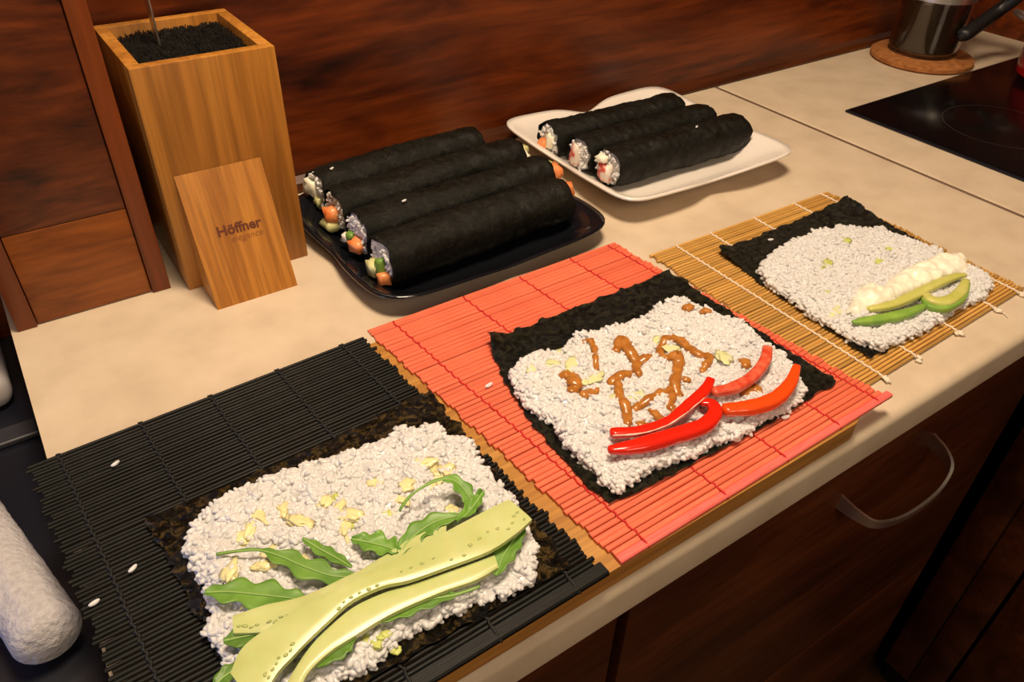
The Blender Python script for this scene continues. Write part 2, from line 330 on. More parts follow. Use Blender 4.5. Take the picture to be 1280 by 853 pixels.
# cabinets of the side run, seen below the worktop
t = empty('side_cabinet', (1.30, -0.60, FZ)); setp(t, 'dark brown wooden cabinet of the side run beneath the hob', 'cabinet')
def sb(n, a0, a1, b0, b1, c0, c1, m, bev=0.001): return link(n, box_me(n, a0-1.30, a1-1.30, b0+0.60, b1+0.60, c0-FZ, c1-FZ, bev), m, t)
sb('carcass', 1.006, RX-0.01, -1.19, 0.018, FZ+0.10, -0.037, M['dark_gap'])
sb('corner_strip', 0.985, 1.006, -0.0255, 0.018, FZ+0.10, -0.042, M['cab'])
sb('corner_post', 0.983, 1.006, -0.0685, -0.0265, FZ+0.10, -0.042, M['cab'])
sb('door', 0.983, 1.006, -0.62, -0.0735, FZ+0.105, -0.042, M['cab'])
sb('door', 0.983, 1.006, -1.185, -0.6245, FZ+0.105, -0.042, M['cab'])
sb('plinth', 1.03, 1.05, -1.19, 0.018, FZ, FZ+0.099, M['dark_gap'])

# tall wooden unit standing on the worktop by the wall
t = empty('counter_cupboard', (0.069, 0.5385, 0.0)); setp(t, 'red-brown framed wooden cupboard standing on the worktop beside the knife block', 'cupboard')
def cb(n, a0, a1, b0, b1, c0, c1, m, bev=0.0008): return link(n, box_me(n, a0-0.069, a1-0.069, b0-0.5385, b1-0.5385, c0, c1, bev), m, t)
cb('carcass', 0.007, 0.131, 0.490, 0.600, 0.001, 0.46, M['dark_gap'])
cb('stile', 0.005, 0.0205, 0.475, 0.490, 0.0, 0.46, M['stile'])
cb('stile', 0.1165, 0.1325, 0.475, 0.490, 0.0, 0.46, M['stile'])
cb('side_panel', 0.1305, 0.1325, 0.4905, 0.600, 0.0, 0.46, M['stile'], 0.0003)
cb('plank', 0.0212, 0.1158, 0.4775, 0.490, 0.001, 0.0862, M['plank_light'])
cb('plank', 0.0212, 0.1158, 0.4775, 0.490, 0.0868, 0.46, M['plank_dark'])

# ------------------------------------------------------------------ hob, pot, coaster and glass jug
t = empty('ceramic_hob', (1.31, 0.13, 0.0)); setp(t, 'flat black ceramic hob let into the cream worktop', 'hob')
HX0, HX1, HY0, HY1 = 1.054, 1.57, -0.16, 0.4235
def hb(n, a0, a1, b0, b1, c0, c1, m, bev): return link(n, box_me(n, a0-1.31, a1-1.31, b0-0.13, b1-0.13, c0, c1, bev), m, t)
hb('glass_plate', HX0+0.003, HX1-0.003, HY0+0.003, HY1-0.003, 0.0006, 0.005, M['hob'], 0.0012)
hb('frame', HX0, HX1, HY0, HY1, 0.0004, 0.0036, M['hob_edge'], 0.0012)
def ring(cx, cy, r):
    vs = []; n = 64
    for k in range(n):
        a = 2*math.pi*k/n
        for rr in (r, r+0.0012): vs.append((cx-1.31+rr*math.cos(a), cy-0.13+rr*math.sin(a), 0.0052))
    fs = [(2*k, 2*k+1, (2*k+3) % (2*n), (2*k+2) % (2*n)) for k in range(n)]
    return mesh('cooking_zone_ring', vs, fs, M['hob_line'], t)
ring(1.19, 0.27, 0.075); ring(1.19, 0.02, 0.095); ring(1.44, 0.02, 0.07)

t = empty('cooking_pot', (1.474, 0.303, 0.0054)); setp(t, 'red enamel pot with a steel loop handle on the black hob', 'pot')
lathe('body', [(0.0, 0.0), (0.085, 0.0), (0.092, 0.006), (0.094, 0.09), (0.096, 0.092), (0.093, 0.093), (0.090, 0.088), (0.088, 0.008), (0.0, 0.006)], M['red_enamel'], t)
lathe('rim', [(0.0935, 0.090), (0.097, 0.0915), (0.097, 0.0955), (0.0905, 0.0955), (0.0905, 0.0915)], M['steel'], t, close=True)
dv = Vector((-0.74, 0.673, 0)); sv = Vector((0.673, 0.74, 0))
tube('handle', smooth_path([dv*0.092+sv*0.032+Vector((0, 0, 0.082)), dv*0.118+sv*0.030+Vector((0, 0, 0.090)), dv*0.128+Vector((0, 0, 0.093)), dv*0.118-sv*0.030+Vector((0, 0, 0.090)), dv*0.092-sv*0.032+Vector((0, 0, 0.082))], 24), 0.004, M['steel'], t)

setp(lathe('cork_coaster', [(0.0, 0.0), (0.077, 0.0), (0.081, 0.003), (0.081, 0.008), (0.077, 0.011), (0.0, 0.011)], M['cork'], None, 56, (0, 0, 0)), 'round brown cork coaster under the glass jug', 'coaster').location = (1.366, 0.5075, 0.0004)
t = empty('glass_jug', (1.372, 0.514, 0.0116)); setp(t, 'glass coffee jug of dark liquid with black handle on cork coaster', 'jug')
lathe('glass_body', [(0.0, 0.0), (0.050, 0.0), (0.054, 0.004), (0.054, 0.165), (0.056, 0.17), (0.0535, 0.17), (0.0515, 0.165), (0.0515, 0.008), (0.048, 0.005), (0.0, 0.005)], M['glass'], t)
lathe('liquid', [(0.0, 0.0065), (0.047, 0.0065), (0.0505, 0.010), (0.0505, 0.082), (0.0, 0.082)], M['coffee'], t)
lathe('metal_band', [(0.0545, 0.087), (0.0565, 0.087), (0.0565, 0.100), (0.0545, 0.100)], M['steel'], t, close=True)
h0 = Vector((-0.10, -0.995, 0)); h1 = Vector((0.62, -0.785, 0))
tube('handle', smooth_path([h0*0.0605+Vector((0, 0, 0.042)), h0*0.066+Vector((0.004, 0, 0.046)), h1*0.088+Vector((0, 0, 0.070)), h1*0.112+Vector((0, 0, 0.100)), h1*0.110+Vector((0, 0, 0.135)), h1*0.058+Vector((0, 0, 0.155))], 28), 0.0100, M['blackplastic'], t, 10, 1.0, 0, 3.0)

# ------------------------------------------------------------------ knife block with bristle insert and knife
KX, KY, KW, KD, KH = 0.1455, 0.462, 0.116, 0.130, 0.204
t = empty('knife_block', (KX+KW/2, KY+KD/2, 0.0)); setp(t, 'tall bamboo knife block filled with black bristles against the wooden wall', 'knife block')
hw, hd_, wt = KW/2, KD/2, 0.0105
def kb(n, a0, a1, b0, b1, c0, c1, m='bamboo', bev=0.0008): return link(n, box_me(n, a0, a1, b0, b1, c0, c1, bev), M[m], t)
kb('front_panel', -hw, hw, -hd_, -hd_+wt, 0, KH); kb('back_panel', -hw, hw, hd_-wt, hd_, 0, KH)
kb('side_panel', -hw, -hw+wt, -hd_+wt, hd_-wt, 0, KH); kb('side_panel', hw-wt, hw, -hd_+wt, hd_-wt, 0, KH)
kb('base_panel', -hw+wt, hw-wt, -hd_+wt, hd_-wt, 0.001, 0.012)
# bristles: thousands of upright fibres
V = []; Fc = []
kb('bristle_core', -hw+wt+0.0005, hw-wt-0.0005, -hd_+wt+0.0005, hd_-wt-0.0005, 0.0125, KH-0.020, 'bristle', 0.0)
for i in range(5200):
    x = random.uniform(-hw+wt+0.001, hw-wt-0.001); y = random.uniform(-hd_+wt+0.001, hd_-wt-0.001)
    zt = KH-0.007+0.003*nz(x, y, 0, 60)+random.uniform(-0.003, 0.001); dx = random.uniform(-1, 1)*0.0018; dy = random.uniform(-1, 1)*0.0018
    lx = hw-wt-0.0012; ly = hd_-wt-0.0012
    xt = min(lx, max(-lx, x+dx)); yt = min(ly, max(-ly, y+dy))
    k = len(V); r = 0.0007
    for a in (0, 2.1, 4.2):
        V.append((x+r*math.cos(a), y+r*math.sin(a), KH-0.026))
    for a in (0, 2.1, 4.2): V.append((xt+r*0.8*math.cos(a), yt+r*0.8*math.sin(a), zt))
    Fc += [(k, k+1, k+4, k+3), (k+1, k+2, k+5, k+4), (k+2, k, k+3, k+5), (k+3, k+4, k+5)]
o = mesh('bristles', V, Fc, M['bristle'], t, False); o['kind'] = 'stuff'; o['label'] = 'dense black plastic bristles'
# sloped front pocket with the burnt-in print
FX0, FX1, FYb, FYt, FZt = 0.1575, 0.2325, 0.4175, 0.4615, 0.112
cxk, cyk = KX+KW/2, KY+KD/2
pk = extrude('sloped_front_pocket', [(FYb-cyk, 0.0), (FYt-cyk, FZt), (FYt-0.0005-cyk+0.0005, 0.0)], FX0-cxk, FX1-cxk, 'x', M['bamboo_front'], t)
sl = Vector((0, FYt-FYb, FZt)); sl_len = sl.length; sl.normalize(); nrm = Vector((1, 0, 0)).cross(sl)
def text_part(name, body, size, u, s, mat, shear=0.0, bold=0.0):
    cu = bpy.data.curves.new(name, 'FONT'); cu.body = body; cu.size = size; cu.align_x = 'LEFT'; cu.extrude = 0.00008; cu.shear = shear; cu.offset = bold; cu.resolution_u = 3
    tmp = bpy.data.objects.new('tmp', cu); COL.objects.link(tmp); bpy.context.view_layer.update()
    me = bpy.data.meshes.new_from_object(tmp.evaluated_get(bpy.context.evaluated_depsgraph_get())); bpy.data.objects.remove(tmp)
    me.materials.clear(); o = link(name, me, mat, pk)
    p = Vector((FX0-cxk+u, FYb-cyk, 0)) + sl*s + nrm*0.0001
    m = Matrix((Vector((1, 0, 0)), sl, nrm)).transposed().to_4x4(); m.translation = p; o.matrix_local = m
    return o
text_part('burnt_lettering', 'Höffner', 0.0125, 0.0195, sl_len*0.515, M['print'], 0.0, 0.00042)
text_part('burnt_lettering', 'elegance', 0.0085, 0.029, sl_len*0.452, M['print_faint'], 0.25)
kt = empty('kitchen_knife', (0.187, 0.545, KH-0.07)); setp(kt, 'thin bladed knife with black handle stuck in the bristles', 'knife')
extrude('blade', [(-0.006, 0.0), (0.006, 0.012), (0.0085, 0.135), (-0.0085, 0.135)], -0.0007, 0.0007, 'x', M['steel'], kt)
tube('handle', smooth_path([(0, 0, 0.133), (0, 0.001, 0.16), (0, -0.001, 0.20), (0, 0.002, 0.24)], 14), [0.008]*12+[0.007, 0.004], M['blackplastic'], kt, 12, 1.3)

# ------------------------------------------------------------------ wavy plates
def plate(name, cx, cy, a, b, rot, mat, label, rim=0.020, n=4.5, floor=0.74, wav=0.035, z0=0.0003, lip=1.0):
    SEG, RS = 128, 22; vs = [(0, 0, 0.004)]; fs = []
    cr, sr = math.cos(rot), math.sin(rot)
    def surf(i, k, off):
        th = 2*math.pi*k/SEG; c, s = math.cos(th), math.sin(th)
        q = (abs(c)**n+abs(s)**n)**(-1/n)                       # superellipse
        corner = abs(math.sin(2*th))**1.5
        f = i/RS
        q *= 1 - wav*f**4*(1-corner)*(0.6+0.4*math.cos(8*th)) + 0.012*f**4*corner
        z = 0.003
        if f > floor:
            e = (f-floor)/(1-floor); z += (rim*(0.74+0.30*corner-0.10*math.cos(8*th)*(1-corner)))*(e*e*(3-2*e)*0.8+0.2*e)
        return (a*q*f*c, b*q*f*s, z+off)
    def addsurf(off):
        base = len(vs)-1 if off == 0 else len(vs)
        if off != 0: vs.append((0, 0, 0.003+off)); cidx = base
        else: cidx = 0
        st = len(vs)
        for i in range(1, RS+1):
            for k in range(SEG): vs.append(surf(i, k, off))
        for k in range(SEG):
            k2 = (k+1) % SEG; fs.append((cidx, st+k, st+k2) if off == 0 else (cidx, st+k2, st+k))
            for i in range(RS-1):
                q = (st+i*SEG+k, st+(i+1)*SEG+k, st+(i+1)*SEG+k2, st+i*SEG+k2); fs.append(q if off == 0 else q[::-1])
        return st+(RS-1)*SEG
    vs[0] = (0, 0, 0.003); r1 = addsurf(0); r2 = addsurf(-0.0024)
    for k in range(SEG): k2 = (k+1) % SEG; fs.append((r1+k, r2+k, r2+k2, r1+k2))
    o = mesh(name, vs, fs, mat); o.location = (cx, cy, z0); o.rotation_euler = (0, 0, rot)
    return setp(o, label, 'plate')
plate('serving_plate', 0.405, 0.434, 0.135, 0.119, 0.02, M['blackplate'], 'glossy black wavy rectangular plate carrying four sushi rolls', 0.018, 6.5)
plate('serving_plate', 0.700, 0.457, 0.133, 0.128, -0.02, M['whiteplate'], 'white wavy rectangular plate carrying three sushi rolls', 0.027, 9.0, 0.64, 0.085)

# ------------------------------------------------------------------ rice: grains and beds
def grain_cloud(P, name, mat, parent=None, sub=1, L=0.0034, Rr=0.0017, flat=0.30):
    # P: list of (x, y, z); every grain a small ellipsoid of its own heading
    V0, F0 = ICO2
    rng = np.random.RandomState(len(P)+11); n = len(P); P = np.array(P)
    yaw = rng.uniform(0, math.pi, n); pit = rng.normal(0, flat, n); sc = rng.uniform(0.82, 1.2, n)
    v = V0*np.array([L, Rr, Rr*0.9])
    v = v.copy(); v[:, 2] += 0.18*(v[:, 0]/L)**2*Rr            # slight bend
    cy, sy, cp, sp = np.cos(yaw), np.sin(yaw), np.cos(pit), np.sin(pit)
    X = v[None, :, 0]*sc[:, None]; Y = v[None, :, 1]*sc[:, None]; Z = v[None, :, 2]*sc[:, None]
    x1 = X*cp[:, None]+Z*sp[:, None]; z1 = -X*sp[:, None]+Z*cp[:, None]
    A = np.stack([x1*cy[:, None]-Y*sy[:, None], x1*sy[:, None]+Y*cy[:, None], z1], -1)+P[:, None, :]
    Fa = (F0[None]+(np.arange(n)*len(V0))[:, None, None]).reshape(-1, 3); A = A.reshape(-1, 3)
    me = bpy.data.meshes.new(name); me.vertices.add(len(A)); me.vertices.foreach_set('co', A.ravel().astype('f'))
    me.loops.add(len(Fa)*3); me.loops.foreach_set('vertex_index', Fa.ravel().astype('i'))
    me.polygons.add(len(Fa)); me.polygons.foreach_set('loop_start', (np.arange(len(Fa))*3).astype('i'))
    me.update(calc_edges=True); me.polygons.foreach_set('use_smooth', [True]*len(Fa))
    return link(name, me, mat, parent)
def edge_dist(poly, x, y):
    inside = False; d = 1e9; n = len(poly)
    for i in range(n):
        x1, y1 = poly[i]; x2, y2 = poly[(i+1) % n]
        if (y1 > y) != (y2 > y) and x < (x2-x1)*(y-y1)/(y2-y1)+x1: inside = not inside
        dx, dy = x2-x1, y2-y1; tt = max(0, min(1, ((x-x1)*dx+(y-y1)*dy)/(dx*dx+dy*dy)))
        d = min(d, math.hypot(x-x1-tt*dx, y-y1-tt*dy))
    return d if inside else -d
def rice_bed(poly, zb, thick, dens, label, seed):
    rnd = random.Random(seed)
    xs = [p[0] for p in poly]; ys = [p[1] for p in poly]; x0, x1, y0, y1 = min(xs), max(xs), min(ys), max(ys)
    def hgt(x, y, d):
        return thick*(1-math.exp(-max(d, 0)/0.0035)) * (1+0.55*nz(x+seed, y, 0, 62)+0.30*nz(x, y+seed, 1, 150))
    P = []; n = int((x1-x0)*(y1-y0)*dens)
    for i in range(n):
        x = rnd.uniform(x0-0.003, x1+0.003); y = rnd.uniform(y0-0.003, y1+0.003); d = edge_dist(poly, x, y) + 0.0028*nz(x, y, seed, 190)
        if d < 0.0018: continue
        h = hgt(x, y, d+0.0015)
        P.append((x, y, zb+max(0.0012, h-abs(rnd.gauss(0, 0.0006))+rnd.uniform(-0.0004, 0.0006))))
        if d < 0.006 and rnd.random() < 0.8: P.append((x, y, zb+max(0.0012, h*rnd.uniform(0.1, 0.7))))
    t = empty('rice_bed', (0, 0, 0)); setp(t, label, 'rice', kind='stuff')
    g = grain_cloud(P, 'rice_grains', M['rice'], t); g['kind'] = 'stuff'
    # the packed mass beneath the top grains
    st = 0.0022; nx = int((x1-x0)/st)+2; ny = int((y1-y0)/st)+2; idx = {}; vs = []; fs = []
    for i in range(nx):
        for j in range(ny):
            x = x0+i*st; y = y0+j*st; d = edge_dist(poly, x, y)
            if d > 0.0012: idx[i, j] = len(vs); vs.append((x, y, zb+max(0.0003, hgt(x, y, d)+0.0003)))
    for (i, j) in idx:
        q = [(i, j), (i+1, j), (i+1, j+1), (i, j+1)]
        if all(k in idx for k in q): fs.append([idx[k] for k in q])
    m = mesh('rice_mass', vs, fs, M['rice'], t); m['kind'] = 'stuff'
    def top(x, y): return zb+hgt(x, y, edge_dist(poly, x, y)+0.0015)
    return top

# ------------------------------------------------------------------ sushi rolls
def core_grains(c, ax, r, n, rnd, dep):
    s = Vector((0, 0, 1)).cross(ax).normalized(); u = ax.cross(s); out = []
    for i in range(n):
        a = rnd.uniform(0, 6.283); q = r*math.sqrt(rnd.random())*0.93
        out.append(tuple(c + s*q*math.cos(a) + u*q*math.sin(a) + ax*rnd.uniform(-dep, dep*0.4)))
    return out
def sushi_roll(a, b, r, label, group, fillA, fillB, seed, sag=0.0):
    rnd = random.Random(seed); A = Vector(a); B = Vector(b); base = (A+B)/2; base.z = A.z-r
    t = empty('sushi_roll', base); setp(t, label, 'sushi roll', group)
    A, B = A-base, B-base; ax = (B-A).normalized(); n = 70; SD = 36
    s = Vector((0, 0, 1)).cross(ax).normalized(); u = ax.cross(s); vs = []; fs = []
    for i in range(n):
        f = i/(n-1); c = A.lerp(B, f)
        for k in range(SD):
            th = 2*math.pi*k/SD; ca, sa = math.cos(th), math.sin(th)
            p = 2.5; q = (abs(ca)**p+abs(sa)**p)**(-1/p)
            rr = r*q*(1+0.085*nz(ca*0.9+seed, sa*0.9, f*5)+0.055*nz(ca*2.5, sa*2.5, f*22+seed)+0.02*nz(ca*6, sa*6, f*60+seed)) * (1-0.05*max(0, abs(f-0.5)*2-0.9)*10)
            edge = 0.0
            if i in (0, n-1): edge = 0.0035*nz(ca*2.5, sa*2.5+seed, i*0.3)
            hh = sa*rr*0.93
            vs.append(c+s*ca*rr*1.02+u*max(hh, -r*0.985)+ax*edge)
    for i in range(n-1):
        for k in range(SD): fs.append((i*SD+k, i*SD+(k+1) % SD, (i+1)*SD+(k+1) % SD, (i+1)*SD+k))
    wv = mesh('nori_wrap', vs, fs, M['nori_wrap'], t); md = wv.modifiers.new('thick', 'SOLIDIFY'); md.thickness = 0.0008; md.offset = -1
    # rice packed at both ends
    G = []
    for c, d in ((A+ax*0.004, -ax), (B-ax*0.004, ax)): G += core_grains(c+d*0.003, d, r*0.86, 150, rnd, 0.0045)
    for c, d in ((A, -ax), (B, ax)):
        vv = [c+d*0.0005]; ff = []
        for q in (0.5, 0.93):
            for k in range(SD):
                th = 2*math.pi*k/SD; vv.append(c - d*(0.001 if q < 0.9 else 0.004) + s*math.cos(th)*r*q + u*math.sin(th)*r*q*0.93 + d*0.002*nz(math.cos(th)*q*3, math.sin(th)*q*3, seed))
        for k in range(SD): k2 = (k+1) % SD; ff += [(0, 1+k, 1+k2), (1+k, 1+SD+k, 1+SD+k2, 1+k2)]
        mesh('rice_plug', vv, ff, M['rice'], t)
    g = grain_cloud(G, 'rice_core', M['rice'], t, 1, 0.0032, 0.0016, 1.0); g['kind'] = 'stuff'
    for c, d, fill in ((A, -ax, fillA), (B, ax, fillB)):
        sd = Vector((0, 0, 1)).cross(ax).normalized()
        for (mn, kind, ox, oz, rx, ry, rz, out) in fill:
            p = c + sd*ox + Vector((0, 0, oz)) + d*out
            blob(kind, p, (rx, ry, rz), M[mn], t, 0.28, 1.7, rnd.uniform(0, 50), math.atan2(ax.y, ax.x)+rnd.uniform(-0.3, 0.3), 2, True)
    return t
gB = 'sushi rolls on the black plate'; gW = 'sushi rolls on the white plate'
RZ = 0.0285
sushi_roll((0.303, 0.532, RZ), (0.510, 0.546, RZ), 0.0235, 'nori-wrapped sushi roll on the black plate nearest the wooden wall', gB,
           [('cheese', 'filling', 0.004, 0.004, 0.007, 0.011, 0.010, 0.001), ('cuke_bit', 'filling', -0.006, -0.008, 0.006, 0.007, 0.006, 0.0)], [('cheese', 'filling', 0, 0, 0.006, 0.009, 0.008, 0.001)], 1)
sushi_roll((0.302, 0.480, RZ), (0.531, 0.492, RZ), 0.0240, 'nori-wrapped sushi roll on black plate with big orange salmon chunk sticking out', gB,
           [('salmon', 'filling', 0.001, -0.001, 0.010, 0.010, 0.009, 0.003), ('cuke_bit', 'filling', 0.003, -0.013, 0.009, 0.013, 0.007, 0.006)], [('cuke_bit', 'filling', 0.002, 0.006, 0.009, 0.012, 0.008, 0.006), ('cheese', 'filling', -0.010, 0.002, 0.007, 0.007, 0.008, 0.004)], 2)
sushi_roll((0.301, 0.428, RZ), (0.530, 0.437, RZ), 0.0240, 'nori-wrapped sushi roll on black plate with salmon and green bits at its end', gB,
           [('salmon', 'filling', -0.008, -0.007, 0.008, 0.008, 0.008, 0.004), ('green_bit', 'filling', 0.006, -0.003, 0.006, 0.006, 0.005, 0.003), ('cheese', 'filling', 0.012, -0.007, 0.005, 0.006, 0.005, 0.006)], [('wasabi', 'filling', 0.006, 0.008, 0.008, 0.008, 0.007, 0.007), ('salmon', 'filling', -0.006, 0.004, 0.011, 0.010, 0.010, 0.009)], 3)
sushi_roll((0.299, 0.374, RZ), (0.515, 0.384, RZ), 0.0240, 'nori-wrapped sushi roll on black plate nearest the red mat, cucumber end', gB,
           [('cuke_bit', 'filling', 0.004, -0.009, 0.008, 0.012, 0.009, 0.004), ('green_bit', 'filling', -0.007, -0.002, 0.006, 0.004, 0.009, 0.003), ('salmon', 'filling', -0.013, -0.011, 0.007, 0.006, 0.007, 0.004)], [('salmon', 'filling', 0.003, 0.004, 0.010, 0.010, 0.011, 0.009)], 4)
RZ = 0.0275
sushi_roll((0.592, 0.512, RZ), (0.796, 0.508, RZ), 0.0225, 'nori-wrapped sushi roll on white plate nearest the wall, orange piece in its rice', gW,
           [('salmon', 'filling', 0.004, -0.006, 0.007, 0.007, 0.009, 0.003), ('cheese', 'filling', -0.007, 0.002, 0.005, 0.006, 0.011, 0.001)], [('cheese', 'filling', 0, 0, 0.005, 0.008, 0.008, 0)], 5)
sushi_roll((0.600, 0.462, RZ), (0.806, 0.462, RZ), 0.0215, 'middle nori-wrapped sushi roll of the three on the white plate', gW,
           [('surimi', 'filling', 0.002, 0.0, 0.006, 0.008, 0.014, 0.004)], [('cheese', 'filling', 0, 0, 0.005, 0.008, 0.008, 0)], 6)
sushi_roll((0.606, 0.417, RZ), (0.815, 0.413, RZ), 0.0235, 'nori-wrapped sushi roll on white plate nearest the natural mat, crab stick end', gW,
           [('surimi', 'filling', 0.0, -0.004, 0.006, 0.012, 0.012, 0.003), ('cheese', 'filling', 0.006, 0.010, 0.006, 0.008, 0.005, 0.004)], [('cheese', 'filling', 0, 0, 0.005, 0.008, 0.008, 0)], 7)

# ------------------------------------------------------------------ cutting board under two of the mats
BT = 0.017
bx0, bx1, by0, by1, br = 0.010, 0.517, 0.002, 0.280, 0.018
pr = []
for (cx_, cy_, a0) in ((bx1-br, by1-br, 0), (bx0+br, by1-br, 90), (bx0+br, by0+br, 180), (bx1-br, by0+br, 270)):
    for k in range(9): a = math.radians(a0+k*11.25); pr.append((cx_+br*math.cos(a), cy_+br*math.sin(a)))
o = extrude('cutting_board', pr, 0.0003, BT, 'z', M['board'], None, True); setp(o, 'wooden cutting board lying under the black and red mats', 'cutting board')

# ------------------------------------------------------------------ bamboo mats
def slat_me(name, L, wd, ht, kind):
    # a stick along x, origin at its middle, resting on z = 0
    prof = []
    if kind == 'flat':
        q = min(wd, ht)*0.3
        prof = [(-wd/2, 0), (wd/2, 0), (wd/2, ht-q), (wd/2-q, ht), (-wd/2+q, ht), (-wd/2, ht-q)]
    else:
        for k in range(8): a = 2*math.pi*(k+0.5)/8; prof.append((wd/2*math.cos(a), ht/2+ht/2*math.sin(a)))
    n = len(prof); vs = [(sx*L/2, p, q) for sx in (-1, 1) for p, q in prof]
    fs = [(i, (i+1) % n, n+(i+1) % n, n+i)[::-1] for i in range(n)]+[tuple(range(n)), tuple(range(n, 2*n))[::-1]]
    me = bpy.data.meshes.new(name); me.from_pydata(vs, [], fs); me.update()
    if kind != 'flat': me.polygons.foreach_set('use_smooth', [True]*len(me.polygons)); add_sharp(me, 60)
    return me
def bamboo_mat(corners, z, n, wd, ht, kind, mat, smat, us, srad, label, seed, endj=0.0015, gapj=0.0002, front=None, beads=False, zf=None):
    # corners: back-left, back-right, front-right, front-left on the table plane
    rnd = random.Random(seed); BL, BR, FR, FL = [Vector((*c, 0)) for c in corners]
    org = (BL+BR+FR+FL)/4; org.z = z
    t = empty('bamboo_mat', org); setp(t, label, 'bamboo mat', 'sushi rolling mats')
    me = slat_me('slat', 1.0, wd, ht, kind); me.materials.append(mat); rows = []
    for i in range(n):
        f = i/(n-1); a = BL.lerp(FL, f); b = BR.lerp(FR, f); L = (b-a).length
        e0, e1 = rnd.uniform(-endj, endj), rnd.uniform(-endj, endj); d = (b-a).normalized()
        a2 = a+d*e0; b2 = b+d*e1; c = (a2+b2)/2
        m = me
        o = link('slat', m, None, t); o.location = (c.x-org.x+0, c.y-org.y+rnd.uniform(-gapj, gapj), rnd.uniform(0, 0.0003))
        o.rotation_euler = (0, 0, math.atan2(d.y, d.x)+rnd.uniform(-0.0012, 0.0012)); o.scale = ((b2-a2).length, rnd.uniform(0.9, 1.03), rnd.uniform(0.92, 1.08))
        rows.append((a, b))
    if front:
        fw, fh, fm, ext = front; a, b = FL, FR; d = (b-a).normalized(); pv = Vector((d.y, -d.x, 0)); c = (a+b)/2+pv*(fw*0.55+wd*0.4)
        m2 = slat_me('front_bar', 1.0, fw, fh, kind if kind == 'flat' else 'flat'); m2.materials.append(fm)
        o = link('front_bar', m2, None, t); o.location = (c.x-org.x+d.x*ext[1]/2-d.x*ext[0]/2, c.y-org.y+d.y*ext[1]/2-d.y*ext[0]/2, 0)
        o.rotation_euler = (0, 0, math.atan2(d.y, d.x)); o.scale = ((b-a).length+ext[0]+ext[1], 1, 1)
    for uu in us:
        pts = []; rr = []
        for i, (a, b) in enumerate(rows):
            p = a.lerp(b, uu + (0.0025*nz(i*0.08, uu*30, seed)))-org
            for h in (0, 1):
                if h and i == n-1: break
                q = rows[min(i+1, n-1)]; p2 = q[0].lerp(q[1], uu+0.0025*nz((i+1)*0.08, uu*30, seed))-org
                pp = p if h == 0 else (p+p2)/2
                pts.append((pp.x + (0.0007 if (i % 2 == 0) else -0.0007)*(1-h), pp.y, ht*(1.0 if h == 0 else 0.80)+srad*0.55)); rr.append(srad*(1.15 if (h == 0) else 0.75))
        p = Vector(pts[0]); pts = [(p.x-0.002, p.y+0.003, 0.0006), (p.x, p.y+0.0015, ht*0.6)]+pts; rr = [srad*0.9, srad]+rr
        p = Vector(pts[-1]); fe = (front[0]+0.0012) if front else 0.0012
        pts += [(p.x, p.y-fe*0.6, p.z+ (0.0006 if front else 0)), (p.x+0.0004, p.y-fe-0.0010, ht*0.55), (p.x+0.0005, p.y-fe-0.0008, 0.0010)]; rr += [srad, srad, srad*0.8]
        tube('string', pts, rr, smat, t, 6)
        if beads:
            e = Vector(pts[-2])
            for k in range(3): blob('string_knot', (e.x+rnd.uniform(-0.002, 0.004), e.y-rnd.uniform(0, 0.006), 0.0016), (0.0030, 0.0022, 0.0014), smat, t, 0.5, 2.5, rnd.uniform(0, 90), rnd.uniform(0, 3), 2)
    return t
NAT_U = (0.125, 0.305, 0.545, 0.785, 0.955)
# natural bamboo mat on the bare worktop
bamboo_mat([(0.550, 0.277), (0.821, 0.272), (0.817, 0.040), (0.550, 0.033)], 0.0003, 66, 0.0033, 0.0030, 'round', M['bam_slat'], M['white_string'], NAT_U, 0.0010,
           'natural tan bamboo rolling mat with white strings', 3, 0.0020, beads=True)
# loose string tail
tube('string_tail', smooth_path([(*c, 0.0012) for c in [(0.7626, 0.0424), (0.7615, 0.0340), (0.7616, 0.0279), (0.7592, 0.0220)]], 12), 0.0005, M['white_string'], None, 6).name = 'thread_end'
setp(bpy.data.objects['thread_end'], 'loose white thread end trailing from the tan mat', 'thread')
MZ = BT+0.0003
bamboo_mat([(0.2467, 0.2932), (0.5143, 0.2933), (0.5433, 0.0132), (0.2734, 0.0104)], MZ+0.0, 62, 0.0043, 0.0024, 'flat', M['red_slat'], M['red_string'], (0.085, 0.345, 0.57, 0.79, 0.965), 0.0008,
           'coral red bamboo rolling mat with red strings on the cutting board', 5, 0.0014, front=(0.0062, 0.0030, M['red_slat_end'], (0.0, 0.006)))
bamboo_mat([(-0.0095, 0.2782), (0.2406, 0.2881), (0.2607, 0.0117), (0.0085, 0.0098)], MZ, 84, 0.0030, 0.0024, 'round', M['black_slat'], M['black_string'], (0.075, 0.29, 0.49, 0.70, 0.92), 0.0010,
           'black bamboo rolling mat with black strings overhanging the worktop end', 9, 0.0024, front=(0.0095, 0.0034, M['black_slat'], (0.0, 0.002)))

